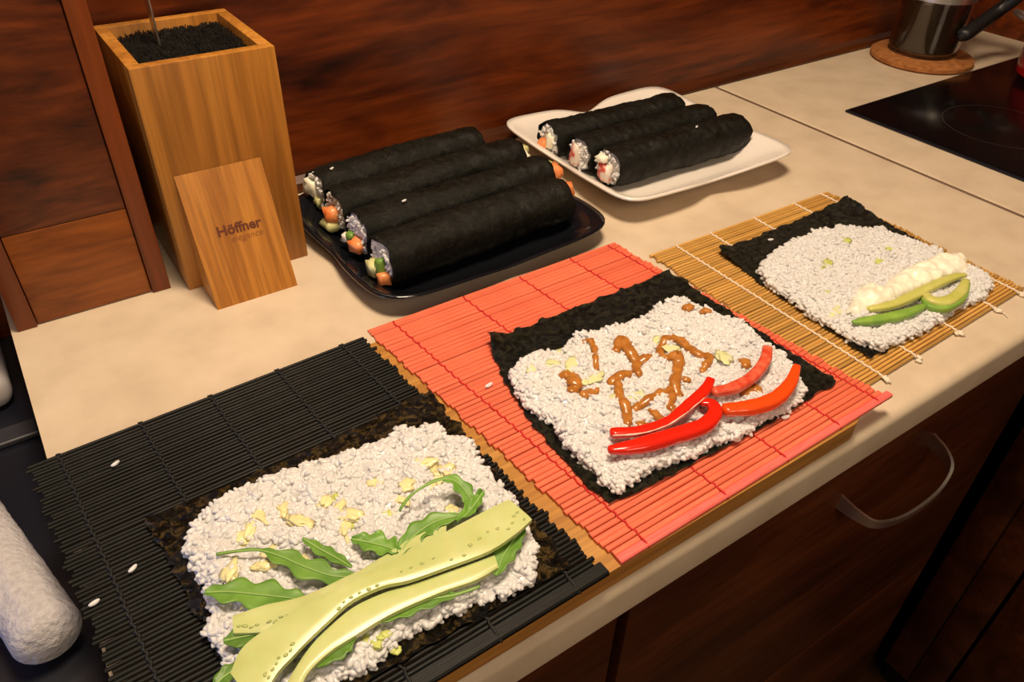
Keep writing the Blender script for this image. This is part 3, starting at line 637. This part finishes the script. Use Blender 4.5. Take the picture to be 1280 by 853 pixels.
# ------------------------------------------------------------------ nori sheets
def nori_sheet(corners, z, label, mat, seed, lifts=(), edge_bow=(0, 0, 0, 0), jag=0.0042):
    TL, TR, BR_, BL_ = [Vector((*c, 0)) for c in corners]; n = 84; vs = []; fs = []
    for j in range(n+1):
        for i in range(n+1):
            u, v = i/n, j/n; p = TL.lerp(TR, u).lerp(BL_.lerp(BR_, u), v)
            eb = edge_bow
            p.y += (eb[0]*(1-v)*math.sin(math.pi*u) - eb[2]*v*math.sin(math.pi*u)); p.x += (eb[1]*u-eb[3]*(1-u))*math.sin(math.pi*v)
            if i in (0, n) or j in (0, n):
                k = jag*(nz(u*14+seed, v*14, 0)+0.6*nz(u*40, v*40+seed, 2)); p.x += k; p.y += jag*nz(u*16, v*16+seed, 5)
            ed = min(u, v, 1-u, 1-v); zz = 0.0010+0.0007*nz(p.x*60, p.y*60, seed)+(0.0022*abs(nz(p.x*130, p.y*130, seed))+0.0012*nz(p.x*300, p.y*300, seed))*math.exp(-ed*9)
            for (lu, lv, rad, hh) in lifts:
                d = math.hypot(u-lu, v-lv)
                if d < rad: zz += hh*(1-d/rad)**1.6
            vs.append((p.x, p.y, z+max(zz, 0.0002)))
    for j in range(n):
        for i in range(n): a = j*(n+1)+i; fs.append((a, a+n+1, a+n+2, a+1))
    o = mesh('nori_sheet', vs, fs, mat); md = o.modifiers.new('thick', 'SOLIDIFY'); md.thickness = 0.0005; md.offset = 1
    return setp(o, label, 'nori', 'nori sheets')
NZ1 = MZ+0.0030
nori_sheet([(0.0443, 0.1880), (0.2527, 0.2003), (0.2451, 0.0169), (0.0577, 0.0190)], NZ1, 'dark nori sheet under rice with arugula and cucumber on the black mat', M['nori_shiny'], 1, ((0, 0, 0.12, 0.003),), (-0.004, 0, 0, 0))
nori_sheet([(0.3212, 0.2264), (0.5210, 0.2242), (0.5231, 0.0381), (0.2953, 0.0398)], NZ1, 'dark nori sheet under rice with brown sauce and peppers on red mat', M['nori'], 2, ((0, 0.02, 0.12, 0.012), (1, 0, 0.2, 0.003)), (0, 0, 0.004, 0.011))
nori_sheet([(0.6081, 0.2423), (0.8171, 0.2444), (0.7982, 0.0592), (0.5931, 0.0503)], 0.0038, 'dark nori sheet under rice with cream cheese and avocado on tan mat', M['nori'], 3, ((0, 0, 0.22, 0.007), (1, 0, 0.35, 0.006)), (0, 0, 0, 0))

# ------------------------------------------------------------------ rice spread on the sheets
top1 = rice_bed([(0.0563, 0.1529), (0.0628, 0.1642), (0.0811, 0.1762), (0.1016, 0.1795), (0.1174, 0.1791), (0.1438, 0.1763), (0.1707, 0.1721), (0.1980, 0.1690), (0.2137, 0.1729), (0.2334, 0.1621), (0.2398, 0.1485), (0.2503, 0.1306), (0.2443, 0.1139), (0.2446, 0.0966), (0.2469, 0.0811), (0.2429, 0.0618), (0.2375, 0.0430), (0.2290, 0.0277), (0.2184, 0.0162), (0.2025, 0.0158), (0.1897, 0.0211), (0.1699, 0.0232), (0.1511, 0.0257), (0.1368, 0.0265), (0.1245, 0.0209), (0.1128, 0.0206), (0.0981, 0.0226), (0.0804, 0.0218), (0.0610, 0.0250), (0.0516, 0.0385), (0.0496, 0.0572), (0.0541, 0.0727), (0.0499, 0.0894), (0.0580, 0.1016), (0.0575, 0.1235), (0.0558, 0.1397)],
    NZ1+0.0006, 0.0085, 1.9e5, 'bed of white rice with cucumber and arugula on the black mat', 1)
top2 = rice_bed([(0.3101, 0.1819), (0.3283, 0.1899), (0.3475, 0.1896), (0.3592, 0.1785), (0.3848, 0.1908), (0.4198, 0.1815), (0.4452, 0.1802), (0.4759, 0.1887), (0.4951, 0.1838), (0.5029, 0.1575), (0.5153, 0.1277), (0.5111, 0.0978), (0.5098, 0.0801), (0.5046, 0.0598), (0.4884, 0.0390), (0.4746, 0.0352), (0.4600, 0.0342), (0.4409, 0.0364), (0.4118, 0.0329), (0.3934, 0.0382), (0.3693, 0.0374), (0.3447, 0.0428), (0.3170, 0.0438), (0.3028, 0.0432), (0.2975, 0.0531), (0.3024, 0.0633), (0.2997, 0.0860), (0.3040, 0.1147), (0.3017, 0.1360), (0.3017, 0.1566)],
    NZ1+0.0006, 0.0085, 1.9e5, 'bed of white rice with sauce and red peppers on the red mat', 2)
top3 = rice_bed([(0.6105, 0.1948), (0.6343, 0.2057), (0.6797, 0.2138), (0.7250, 0.2146), (0.7556, 0.2076), (0.7881, 0.1814), (0.7949, 0.1479), (0.8007, 0.1199), (0.8037, 0.0999), (0.7993, 0.0679), (0.7840, 0.0528), (0.7571, 0.0477), (0.7193, 0.0488), (0.6905, 0.0467), (0.6547, 0.0471), (0.6224, 0.0489), (0.6022, 0.0488), (0.6009, 0.0613), (0.5940, 0.0723), (0.5956, 0.0942), (0.5952, 0.1200), (0.6000, 0.1467), (0.5997, 0.1704)],
    0.0045, 0.0080, 1.9e5, 'bed of white rice with cream cheese and avocado on the tan mat', 3)

# ------------------------------------------------------------------ toppings on the rice of the black mat
def ribbon(name, up, lo, ztop, thick, mat, label, z_ends=(0, 0), bulge=0.0008, drape=None):
    n, m = 40, 9; U = smooth_path([(*p, 0) for p in up], n); Lo = smooth_path([(*p, 0) for p in lo], n); vs = []; fs = []
    for s in (1, 0):
        for i in range(n):
            f = i/(n-1); zb = ztop(f) if callable(ztop) else ztop
            for j in range(m):
                g = j/(m-1); p = U[i].lerp(Lo[i], g); e = 1-abs(2*g-1)**4
                vs.append((p.x, p.y, zb + (bulge*e if s else -thick + thick*0.30*(1-e))))
    q = n*m
    for i in range(n-1):
        for j in range(m-1):
            a = i*m+j; fs.append((a, a+m, a+m+1, a+1)); fs.append((q+a, q+a+1, q+a+m+1, q+a+m))
    for i in range(n-1):
        a = i*m; fs.append((a, q+a, q+a+m, a+m)); a = i*m+m-1; fs.append((a, a+m, q+a+m, q+a))
    for j in range(m-1): fs.append((j, j+1, q+j+1, q+j)); a = (n-1)*m+j; fs.append((a, q+a, q+a+1, a+1))
    o = mesh(name, vs, fs, mat); add_sharp(o.data, 55); setp(o, label, 'cucumber', 'cucumber slices on the black mat')
    return o, U, Lo
SEED_ME = {}
def seeds(par, U, Lo, lst, ztop, size=(0.0019, 0.0010, 0.0004)):
    n = len(U)
    if size not in SEED_ME:
        me = bpy.data.meshes.new('seed'); me.from_pydata([tuple(v*np.array(size)) for v in ICO1[0]], [], ICO1[1].tolist()); me.update()
        me.polygons.foreach_set('use_smooth', [True]*len(me.polygons)); me.materials.append(M['seed']); SEED_ME[size] = me
    for (f, g) in lst:
        i = min(n-2, int(f*(n-1))); p = U[i].lerp(Lo[i], g); d = U[i+1].lerp(Lo[i+1], g)-p
        o = link('seed', SEED_ME[size], None, par, (p.x, p.y, ztop(f)+0.0008*(1-abs(2*g-1)**4)+0.0001)); sc = random.uniform(0.7, 1.15)
        o.rotation_euler = (0, 0, math.atan2(d.y, d.x)+random.uniform(-0.3, 0.3)); o.scale = (sc, sc, 1)
z3 = lambda f: 0.0370-0.0006*f
c3, U, Lo = ribbon('cucumber_slice', [(0.0666, 0.0823), (0.0826, 0.0793), (0.1030, 0.0731), (0.1262, 0.0720), (0.1410, 0.0719), (0.1670, 0.0756), (0.1885, 0.0763), (0.1944, 0.0739)], [(0.0635, 0.0720), (0.0790, 0.0634), (0.0968, 0.0636), (0.1227, 0.0644), (0.1386, 0.0620), (0.1559, 0.0615), (0.1778, 0.0631), (0.1891, 0.0667)], z3, 0.0040, M['cuke'], 'pale cucumber strip lying partly under the widest cucumber strip')
seeds(c3, U, Lo, [(0.03+0.35*k/11, 0.70+0.1*random.random()) for k in range(12)], z3)
z2 = lambda f: 0.0385-0.0005*f
c2, U, Lo = ribbon('cucumber_slice', [(0.0682, 0.0228), (0.0822, 0.0343), (0.0950, 0.0425), (0.1089, 0.0477), (0.1233, 0.0509), (0.1401, 0.0499), (0.1543, 0.0468), (0.1774, 0.0423), (0.2046, 0.0375)], [(0.0769, 0.0171), (0.0860, 0.0282), (0.0999, 0.0334), (0.1140, 0.0349), (0.1379, 0.0360), (0.1658, 0.0331), (0.1868, 0.0292), (0.2020, 0.0294)], z2, 0.0045, M['cuke'], 'narrow cucumber strip nearest the worktop front, above the arugula')
z1 = lambda f: 0.0420+0.0012*math.sin(3*f)
c1, U, Lo = ribbon('cucumber_slice', [(0.0549, 0.0479), (0.0638, 0.0574), (0.0777, 0.0611), (0.0960, 0.0631), (0.1146, 0.0639), (0.1338, 0.0641), (0.1550, 0.0629), (0.1871, 0.0640), (0.2177, 0.0648), (0.2328, 0.0646)], [(0.0594, 0.0219), (0.0727, 0.0342), (0.0828, 0.0387), (0.0931, 0.0429), (0.1075, 0.0477), (0.1222, 0.0518), (0.1399, 0.0509), (0.1543, 0.0463), (0.1766, 0.0424), (0.2020, 0.0387), (0.2218, 0.0407), (0.2359, 0.0442)], z1, 0.0042, M['cuke'], 'widest cucumber strip lying on top of the other strips')
seeds(c1, U, Lo, [(0.05+0.19*k/8+0.01*random.random(), 0.80+0.14*random.random()) for k in range(9)]+[(0.42+0.14*k/6, 0.86+0.08*random.random()) for k in range(7)]+[(0.66+0.34*k/15, 0.55+0.38*random.random()) for k in range(16)], z1, (0.0014, 0.0009, 0.0004))

def leaf(pts, zc, wid, lobes, label, stem=0.0, seed=0, curl=0.0015, tipw=0.25):
    # lobed rocket leaf along a centre line; lobes = depth of the notches
    n = 56; C = smooth_path([(*p, 0) for p in pts], n); F = frames(C); vs = []; fs = []; m = 9
    tops = []
    for i, (p, t, s, u) in enumerate(F):
        f = i/(n-1)
        if f < stem: wl = wr = 0.0009
        else:
            g = (f-stem)/(1-stem); env = math.sin(math.pi*min(1, g*0.94+0.03))**0.75
            lb = 1-lobes*(0.5+0.5*math.cos(2*math.pi*(g*3.6+0.2+seed*0.13))); lb2 = 1-lobes*(0.5+0.5*math.cos(2*math.pi*(g*3.4+0.55+seed*0.17)))
            wl = max(0.0009, wid*env*lb); wr = max(0.0009, wid*env*lb2)
        zz = zc(f) if callable(zc) else zc
        tops.append(p + Vector((0, 0, zz+0.0004)))
        for j in range(m):
            g = j/(m-1)*2-1; o = s*(wl if g > 0 else wr)*g
            vs.append(p+o+Vector((0, 0, zz + curl*abs(g)**1.5*(0.6+nz(f*6, g*2, seed)) )))
    for i in range(n-1):
        for j in range(m-1): a = i*m+j; fs.append((a, a+m, a+m+1, a+1))
    o = mesh('arugula_leaf', vs, fs, M['leaf']); md = o.modifiers.new('thick', 'SOLIDIFY'); md.thickness = 0.0004; md.offset = 0
    tube('midrib', tops[::3]+[tops[-1]], [0.0008-0.0004*k/20 for k in range(20)], M['leaf_rib'], o, 6)
    return setp(o, label, 'leaf', 'arugula leaves under the cucumber')
leaf([(0.0584, 0.1066), (0.0692, 0.1001), (0.0815, 0.0902), (0.0937, 0.0798), (0.1039, 0.0707)], 0.0342, 0.0105, 0.42, 'broad lobed arugula leaf whose tip points away from the cucumber', 0, 1)
leaf([(0.0717, 0.1277), (0.0834, 0.1221), (0.0931, 0.1158), (0.1019, 0.1047), (0.1115, 0.0893), (0.1226, 0.0756), (0.1351, 0.0687)], lambda f: 0.0345+0.002*math.sin(3*f), 0.0085, 0.45, 'arugula leaf with a long thin curved stem lying over the rice', 0.36, 2)
leaf([(0.1747, 0.0977), (0.1864, 0.1007), (0.2012, 0.0996), (0.2116, 0.0944), (0.2147, 0.0830), (0.2136, 0.0709)], lambda f: 0.036+0.009*math.sin(math.pi*min(1, f*1.1)), 0.0062, 0.4, 'arugula leaf arching up over the rice on a thin stem', 0.45, 3)
leaf([(0.1175, 0.1107), (0.1222, 0.0994), (0.1280, 0.0876), (0.1329, 0.0766)], 0.0355, 0.0045, 0.3, 'small pointed arugula leaf lobe above the long-stemmed leaf', 0, 4)
leaf([(0.1410, 0.0940), (0.1486, 0.0862), (0.1561, 0.0772), (0.1604, 0.0704)], 0.0362, 0.0085, 0.35, 'dark curled arugula leaf between the thin-stemmed leaves', 0, 5, 0.003)
leaf([(0.1581, 0.0679), (0.1689, 0.0744), (0.1802, 0.0774), (0.1913, 0.0774), (0.2030, 0.0734)], lambda f: 0.0362+0.001*f, 0.0080, 0.25, 'wide arugula leaf tucked under the short cucumber strip', 0, 6)
leaf([(0.2244, 0.0806), (0.2169, 0.0763), (0.2078, 0.0718), (0.1987, 0.0690)], 0.0385, 0.0045, 0.2, 'upright narrow arugula leaf beside the cucumber end', 0, 7, 0.004)
leaf([(0.2316, 0.0461), (0.2196, 0.0413), (0.2085, 0.0349), (0.1988, 0.0270)], 0.0352, 0.0075, 0.2, 'arugula leaf showing beneath the cucumber at its cut end', 0, 8)
leaf([(0.1876, 0.0262), (0.1737, 0.0291), (0.1589, 0.0346), (0.1430, 0.0373), (0.1289, 0.0379)], 0.0345, 0.0068, 0.3, 'arugula leaf under the narrow cucumber strip by the rice edge', 0.25, 9)
leaf([(0.1165, 0.0365), (0.1097, 0.0366), (0.1010, 0.0353), (0.0897, 0.0333)], 0.0352, 0.0085, 0.15, 'rounded arugula leaf below the narrow cucumber strip', 0, 10)
leaf([(0.0578, 0.0719), (0.0647, 0.0695), (0.0730, 0.0663), (0.0826, 0.0627)], 0.0345, 0.0070, 0.1, 'small arugula leaf peeking out at the cucumber ends', 0, 11)
leaf([(0.0459, 0.0501), (0.0515, 0.0524), (0.0583, 0.0530), (0.0645, 0.0520)], 0.0345, 0.0055, 0.2, 'light green arugula tip at the wide end of the cucumber', 0, 12)

def dabs(name, lst, top, mat, label, cat, group, hz=0.0016, amp=0.4):
    for i, ((x, y), rx, ry, rot) in enumerate(lst):
        o = blob(name, (0, 0, 0), (rx, ry, hz), mat, None, amp, 1.7, i*3.7+rx*900, rot, 3)
        o.location = (x, y, top(x, y)+hz*0.35+0.0004); setp(o, label, cat, group)
def zipd(P, sizes): return [(p, *s) for p, s in zip(P, sizes)]
rr = random.Random(4)
P = [(0.1166, 0.1430), (0.1177, 0.1327), (0.1222, 0.1261), (0.1410, 0.1348), (0.1473, 0.1261), (0.1507, 0.1148), (0.0954, 0.1399), (0.0880, 0.1355), (0.1026, 0.1462), (0.0966, 0.1162), (0.0925, 0.1076), (0.0747, 0.1127), (0.2089, 0.1289), (0.2116, 0.1146), (0.2189, 0.1148), (0.1911, 0.1180), (0.2047, 0.1108), (0.1096, 0.0963), (0.1428, 0.1090), (0.2013, 0.0819), (0.1746, 0.1303), (0.0795, 0.0909), (0.1813, 0.1102)]
dabs('mayonnaise_dab', zipd(P, [(rr.uniform(0.0048, 0.0085), rr.uniform(0.0028, 0.0050), rr.uniform(0, 3)) for p in P]), top1, M['mayo'], 'small pale yellow mayonnaise dab on the rice of the black mat', 'mayonnaise', 'mayonnaise dabs on the rice', 0.0014, 0.5)
P = [(0.1483, 0.1355), (0.1463, 0.1089), (0.1714, 0.1051), (0.1303, 0.0313), (0.1324, 0.0244), (0.1247, 0.0295), (0.1204, 0.0350), (0.2140, 0.0590)]
dabs('green_paste_dab', zipd(P, [(rr.uniform(0.0028, 0.0046), rr.uniform(0.0016, 0.0028), rr.uniform(0, 3)) for p in P]), top1, M['wasabi'], 'small yellow-green paste dab on the rice of the black mat', 'paste', 'green paste dabs by the cucumber', 0.0012)

# ------------------------------------------------------------------ sauce and peppers on the rice of the red mat
def sauce(px, r):
    r *= 1.3
    n = max(8, len(px)*5); C = smooth_path([(*p, 0) for p in px], n); sd = random.uniform(0, 99)
    pts = []; rad = []
    for i, p in enumerate(C):
        q = p + Vector((0.0006*nz(i*0.4, sd), 0.0006*nz(i*0.4, sd, 4), 0)); pts.append((q.x, q.y, top2(q.x, q.y)+0.0013))
        f = i/(n-1); rad.append(r*(0.55+0.45*math.sin(math.pi*min(1, max(0, f*0.9+0.05)))**0.5)*(1+0.35*nz(i*0.5, sd, 9)))
    pts = [pts[0]]+pts+[pts[-1]]; pts[0] = tuple(Vector(pts[1])+(Vector(pts[1])-Vector(pts[2])).normalized()*r*0.5); pts[-1] = tuple(Vector(pts[-2])+(Vector(pts[-2])-Vector(pts[-3])).normalized()*r*0.5)
    rad = [r*0.2]+rad+[r*0.2]
    o = tube('sauce_streak', pts, rad, M['sauce'], None, 9, 0.6, 0.10); return setp(o, {7: 'looped orange-brown sauce streak', 6: 'looped orange-brown sauce streak', 5: 'long wavy orange-brown sauce streak', 4: 'wavy orange-brown sauce streak', 3: 'short curved orange-brown sauce streak', 2: 'stubby orange-brown sauce blob'}[len(px)]+' on the rice of the red mat', 'sauce', 'sauce streaks on the rice')
Z = .034
for px, r in [
    ([(0.3816, 0.1782), (0.3865, 0.1751), (0.3840, 0.1668), (0.3755, 0.1554), (0.3661, 0.1418)], 0.0024), ([(0.3416, 0.1530), (0.3455, 0.1471), (0.3413, 0.1367), (0.3343, 0.1316)], 0.0044), ([(0.3375, 0.1233), (0.3448, 0.1249), (0.3532, 0.1259)], 0.0036),
    ([(0.3939, 0.1520), (0.4068, 0.1584), (0.4031, 0.1474), (0.4015, 0.1342), (0.4109, 0.1317)], 0.0040), ([(0.4014, 0.1331), (0.3946, 0.1282), (0.3891, 0.1193)], 0.0030),
    ([(0.3657, 0.1243), (0.3773, 0.1268), (0.3865, 0.1254)], 0.0034), ([(0.3697, 0.1207), (0.3618, 0.1087), (0.3562, 0.0960), (0.3468, 0.0825)], 0.0034),
    ([(0.4189, 0.1230), (0.4253, 0.1345), (0.4383, 0.1410), (0.4482, 0.1384), (0.4473, 0.1265), (0.4461, 0.1128), (0.4552, 0.1070)], 0.0034), ([(0.4524, 0.1052), (0.4440, 0.1012), (0.4340, 0.0973)], 0.0026),
    ([(0.4193, 0.1216), (0.4307, 0.1202), (0.4177, 0.1066), (0.4051, 0.0969), (0.4009, 0.0858)], 0.0036), ([(0.3622, 0.0941), (0.3763, 0.0943), (0.3918, 0.0948), (0.4055, 0.0956)], 0.0032),
    ([(0.3719, 0.0869), (0.3711, 0.0784), (0.3693, 0.0699)], 0.0030), ([(0.3959, 0.0890), (0.3865, 0.0816), (0.3829, 0.0728)], 0.0030), ([(0.3546, 0.0803), (0.3597, 0.0751)], 0.0034),
    ([(0.4140, 0.0967), (0.4194, 0.0955)], 0.0026), ([(0.4812, 0.1651), (0.4879, 0.1623)], 0.0034), ([(0.4909, 0.1548), (0.4947, 0.1483)], 0.0028),
    ([(0.4736, 0.0906), (0.4669, 0.0820)], 0.0036), ([(0.4414, 0.0619), (0.4530, 0.0630), (0.4527, 0.0557)], 0.0036)]: sauce(px, r)
P = [(0.3575, 0.1351), (0.3424, 0.1672), (0.3281, 0.1706), (0.3542, 0.1574), (0.4330, 0.1456), (0.3547, 0.1102), (0.3750, 0.1024), (0.4336, 0.1304), (0.4589, 0.0987), (0.3584, 0.1782)]
dabs('pale_paste_smear', zipd(P, [(rr.uniform(0.0060, 0.0100), rr.uniform(0.0034, 0.0056), rr.uniform(0, 3)) for p in P]), top2, M['wasabi_pale'], 'pale green paste smear on the rice of the red mat', 'paste', 'paste smears among the sauce', 0.0009)

def strip(name, px, z, rads, mat, label, pith=None, flat=0.75, cat='pepper', group='red pepper strips on the rice', power=3.2):
    n = 36; C = smooth_path([(*p, 0) for p in px], n); k = len(rads)-1; pts = []; rad = []
    for i, p in enumerate(C):
        f = i/(n-1)*k; a = min(int(f), k-1); r = rads[a]+(rads[a+1]-rads[a])*(f-a); rad.append(r*(1+0.10*nz(i*0.22, r*4000)))
        pts.append((p.x, p.y, (z(i/(n-1)) if callable(z) else z)))
    d0 = (Vector(pts[0])-Vector(pts[1])).normalized(); d1 = (Vector(pts[-1])-Vector(pts[-2])).normalized()
    pts = [Vector(pts[0])+d0*rad[0]*0.35]+pts+[Vector(pts[-1])+d1*rad[-1]*0.35]; rad = [rad[0]*0.55]+rad+[rad[-1]*0.55]
    o = tube(name, pts, rad, mat, None, 16, flat, 0.0, power); add_sharp(o.data, 60)
    setp(o, label, cat, group)
    if pith:
        pm, side, f0, f1 = pith; i0, i1 = int(f0*n), int(f1*n); q = [Vector(pts[i])+Vector((0, 0, 1)).cross((Vector(pts[i+1])-Vector(pts[i-1])).normalized())*rad[i]*side+Vector((0, 0, rad[i]*flat*0.45)) for i in range(max(1, i0), i1)]
        tube('pith', q, [0.0009*(1+0.5*nz(i*0.6, side)) for i in range(len(q))], pm, o, 6, 0.8, 0.2)
    return o
strip('pepper_strip', [(0.4177, 0.0707), (0.4340, 0.0655), (0.4558, 0.0666), (0.4762, 0.0737), (0.4894, 0.0829)], lambda f: 0.0368+0.002*f, [0.0040, 0.0048, 0.0046, 0.0044, 0.0040], M['pep_pale'], 'pale red pepper strip showing its inner flesh beside the orange one')
strip('pepper_strip', [(0.4100, 0.0523), (0.4279, 0.0438), (0.4480, 0.0399), (0.4701, 0.0445), (0.4898, 0.0549)], lambda f: 0.0372+0.003*f*f, [0.0050, 0.0058, 0.0060, 0.0050, 0.0030], M['pep_orange'], 'orange-red pepper strip curving up at its narrow end')
strip('pepper_strip', [(0.3269, 0.0779), (0.3436, 0.0689), (0.3659, 0.0649), (0.3914, 0.0689), (0.4112, 0.0735), (0.4232, 0.0796)], lambda f: 0.0375+0.002*f, [0.0038, 0.0040, 0.0036, 0.0046, 0.0044, 0.0034], M['pep_red'], 'thin bright red pepper strip behind the hooked one', (M['pep_pith'], -0.85, 0.05, 0.75))
strip('pepper_strip', [(0.3153, 0.0665), (0.3344, 0.0586), (0.3623, 0.0523), (0.3853, 0.0486), (0.4008, 0.0530), (0.4057, 0.0617), (0.4005, 0.0661)], lambda f: 0.0375+0.002*max(0, f-0.6), [0.0030, 0.0058, 0.0060, 0.0058, 0.0054, 0.0042, 0.0026], M['pep_red'], 'bright red pepper strip with a hooked end nearest the worktop front')

# ------------------------------------------------------------------ cheese, avocado and paste on the rice of the tan mat
def lump(poly, top, h, mat, label, seed):
    xs = [p[0] for p in poly]; ys = [p[1] for p in poly]; st = 0.0012; x0, y0 = min(xs), min(ys); nx = int((max(xs)-x0)/st)+2; ny = int((max(ys)-y0)/st)+2
    idx = {}; vs = []; fs = []
    for i in range(nx):
        for j in range(ny):
            x, y = x0+i*st, y0+j*st; d = edge_dist(poly, x, y)+0.0012*nz(x, y, seed, 260)
            if d > -0.0008:
                d = max(d, 0); idx[i, j] = len(vs); vs.append((x, y, top+h*(1-math.exp(-d/0.0028))*(0.95+0.55*nz(x, y, seed, 80)+0.16*nz(x, y, seed+3, 190))))
    for (i, j) in idx:
        q = [(i, j), (i+1, j), (i+1, j+1), (i, j+1)]
        if all(k in idx for k in q): fs.append([idx[k] for k in q])
    o = mesh('cream_cheese', vs, fs, mat); md = o.modifiers.new('thick', 'SOLIDIFY'); md.thickness = 0.002; md.offset = -1
    return setp(o, label, 'cream cheese')
lump([(0.6194, 0.0991), (0.6534, 0.1151), (0.6733, 0.1182), (0.6809, 0.1071), (0.7213, 0.1143), (0.7506, 0.1129), (0.7880, 0.1107), (0.8046, 0.0985), (0.7851, 0.0794), (0.7534, 0.0809), (0.7190, 0.0831), (0.6914, 0.0865), (0.6649, 0.0850), (0.6407, 0.0871), (0.6229, 0.0883)], 0.0118, 0.0085, M['cheese'], 'long lump of white cream cheese on the rice of the tan mat', 2)
gA = 'avocado slices on the rice'
a = strip('avocado_slice', [(0.6351, 0.0876), (0.6578, 0.0805), (0.6889, 0.0787), (0.7238, 0.0784), (0.7497, 0.0765), (0.7629, 0.0731)], 0.0180, [0.0030, 0.0046, 0.0050, 0.0046, 0.0040, 0.0024], M['avo'], 'pale green avocado slice against the cream cheese', None, 0.7, 'avocado', gA)
a = strip('avocado_slice', [(0.6074, 0.0839), (0.6168, 0.0793), (0.6350, 0.0720), (0.6578, 0.0660), (0.6832, 0.0644)], 0.0170, [0.0018, 0.0042, 0.0052, 0.0050, 0.0030], M['avo_skin'], 'green avocado slice lying lowest, towards the worktop front', None, 0.75, 'avocado', gA)
a = strip('avocado_slice', [(0.6992, 0.0736), (0.6941, 0.0647), (0.7030, 0.0561), (0.7270, 0.0575), (0.7525, 0.0665)], lambda f: 0.0185, [0.0034, 0.0056, 0.0062, 0.0056, 0.0034], M['avo'], 'hook-shaped avocado slice with a green rim by the cheese end', None, 0.7, 'avocado', gA)
b2 = strip('green_rim', [(0.6925, 0.0717), (0.6859, 0.0610), (0.6972, 0.0510), (0.7253, 0.0525), (0.7525, 0.0633)], lambda f: 0.0172, [0.0020, 0.0030, 0.0032, 0.0030, 0.0018], M['avo_skin'], None, None, 1.0, None, None); b2.parent = a
P = [(0.6726, 0.1605), (0.6613, 0.1591), (0.7264, 0.1372), (0.7251, 0.1796), (0.7550, 0.1462), (0.6316, 0.1293)]
dabs('green_paste_dab', zipd(P, [(0.0070, 0.0042, 0.5), (0.0060, 0.0038, 0.4), (0.0078, 0.0060, 0.6), (0.0070, 0.0050, 0), (0.0060, 0.0042, 0), (0.0056, 0.0040, 0)]), top3, M['wasabi'], 'yellow-green paste dab on the rice of the tan mat', 'paste', 'green paste dabs on the tan mat rice', 0.0010)
dabs('pale_paste_smear', zipd([(0.6140, 0.1060)], [(0.010, 0.0042, 0.2)]), top3, M['wasabi_pale'], 'pale green smear beside the tip of the avocado', 'paste', None, 0.0014)

# ------------------------------------------------------------------ stray rice grains
def strays(P, z, label, group, size=1.0):
    for (x, y) in P:
        V = ICO2[0]*np.array([0.0034, 0.0015, 0.0013])*size; a = random.uniform(-0.6, 0.6)
        o = mesh('rice_grain', [(v[0]*math.cos(a)-v[1]*math.sin(a), v[0]*math.sin(a)+v[1]*math.cos(a), v[2]+0.0013*size+0.14*size*v[0]**2/0.0034) for v in V], ICO2[1].tolist(), M['rice'], None, True, (x, y, z))
        setp(o, label, 'rice grain', group)
strays([(0.0394, 0.2483), (0.0053, 0.1441), (0.0288, 0.1560)], MZ+0.0028, 'stray rice grain on the bare black mat', 'stray grains on the black mat')
strays([(0.2930, 0.1802), (0.4572, 0.0326)], MZ+0.0028, 'stray rice grain on the bare red mat', 'stray grains on the red mat', 1.15)
strays([(0.6715, 0.2288)], 0.0058, 'stray rice grain on the nori of the tan mat', None)

for (x, y, z, l) in [(0.322, 0.527, 0.0510, 'stray rice clump on the black-plate roll nearest the wall'), (0.352, 0.424, 0.0515, 'stray rice grain on the salmon and green roll'), (0.735, 0.410, 0.0500, 'stray rice grain on the crab stick roll')]:
    strays([(x, y)], z, l, None, 0.9)

# ------------------------------------------------------------------ beyond the end of the worktop
t = empty('dark_appliance', (-0.31, 0.30, FZ)); setp(t, 'navy black appliance standing lower beside the worktop end', 'appliance')
AT = -0.075
def ab(n, a0, a1, b0, b1, c0, c1, m, bev=0.004): return link(n, box_me(n, a0+0.31, a1+0.31, b0-0.30, b1-0.30, c0-FZ, c1-FZ, bev, 3), m, t)
ab('body', -0.61, -0.006, 0.01, 0.598, FZ+0.001, AT, M['appliance'])
ab('grey_strip', -0.60, -0.008, 0.425, 0.447, AT+0.0003, AT+0.006, M['appliance_grey'], 0.002)
o = link('grey_tub', box_me('grey_tub', -0.16, -0.018, 0.475, 0.592, AT+0.0004, AT+0.034, 0.014, 5), M['pale_grey']); setp(o, 'pale grey rounded tub on the dark appliance', 'tub')
# rolled cloth
vs = []; fs = []; A = Vector((-0.0300, 0.188, AT+0.0225)); B = Vector((-0.083, 0.416, AT+0.0225)); ax = (B-A).normalized(); s = Vector((0, 0, 1)).cross(ax).normalized(); n, SD, R0 = 60, 32, 0.0215
for i in range(n):
    f = i/(n-1); c = A.lerp(B, f); e = min(f, 1-f)*(B-A).length; rr_ = R0*math.sqrt(max(0.0, 1-(max(0, 1-e/0.014))**2))*(1+0.02*nz(f*12, 0)); rr_ = max(rr_, 0.0005)
    for k in range(SD):
        th = 2*math.pi*k/SD; r_ = rr_*(1+0.025*nz(math.cos(th)*4, math.sin(th)*4, f*40)); vs.append(c+s*math.cos(th)*r_+Vector((0, 0, math.sin(th)*r_)))
for i in range(n-1):
    for k in range(SD): fs.append((i*SD+k, i*SD+(k+1) % SD, (i+1)*SD+(k+1) % SD, (i+1)*SD+k))
fs.append(tuple(range(SD))[::-1]); fs.append(tuple((n-1)*SD+k for k in range(SD)))
setp(mesh('cloth_roll', vs, fs, M['towel']), 'white fleecy roll with rounded end lying beside the worktop edge', 'cloth roll')
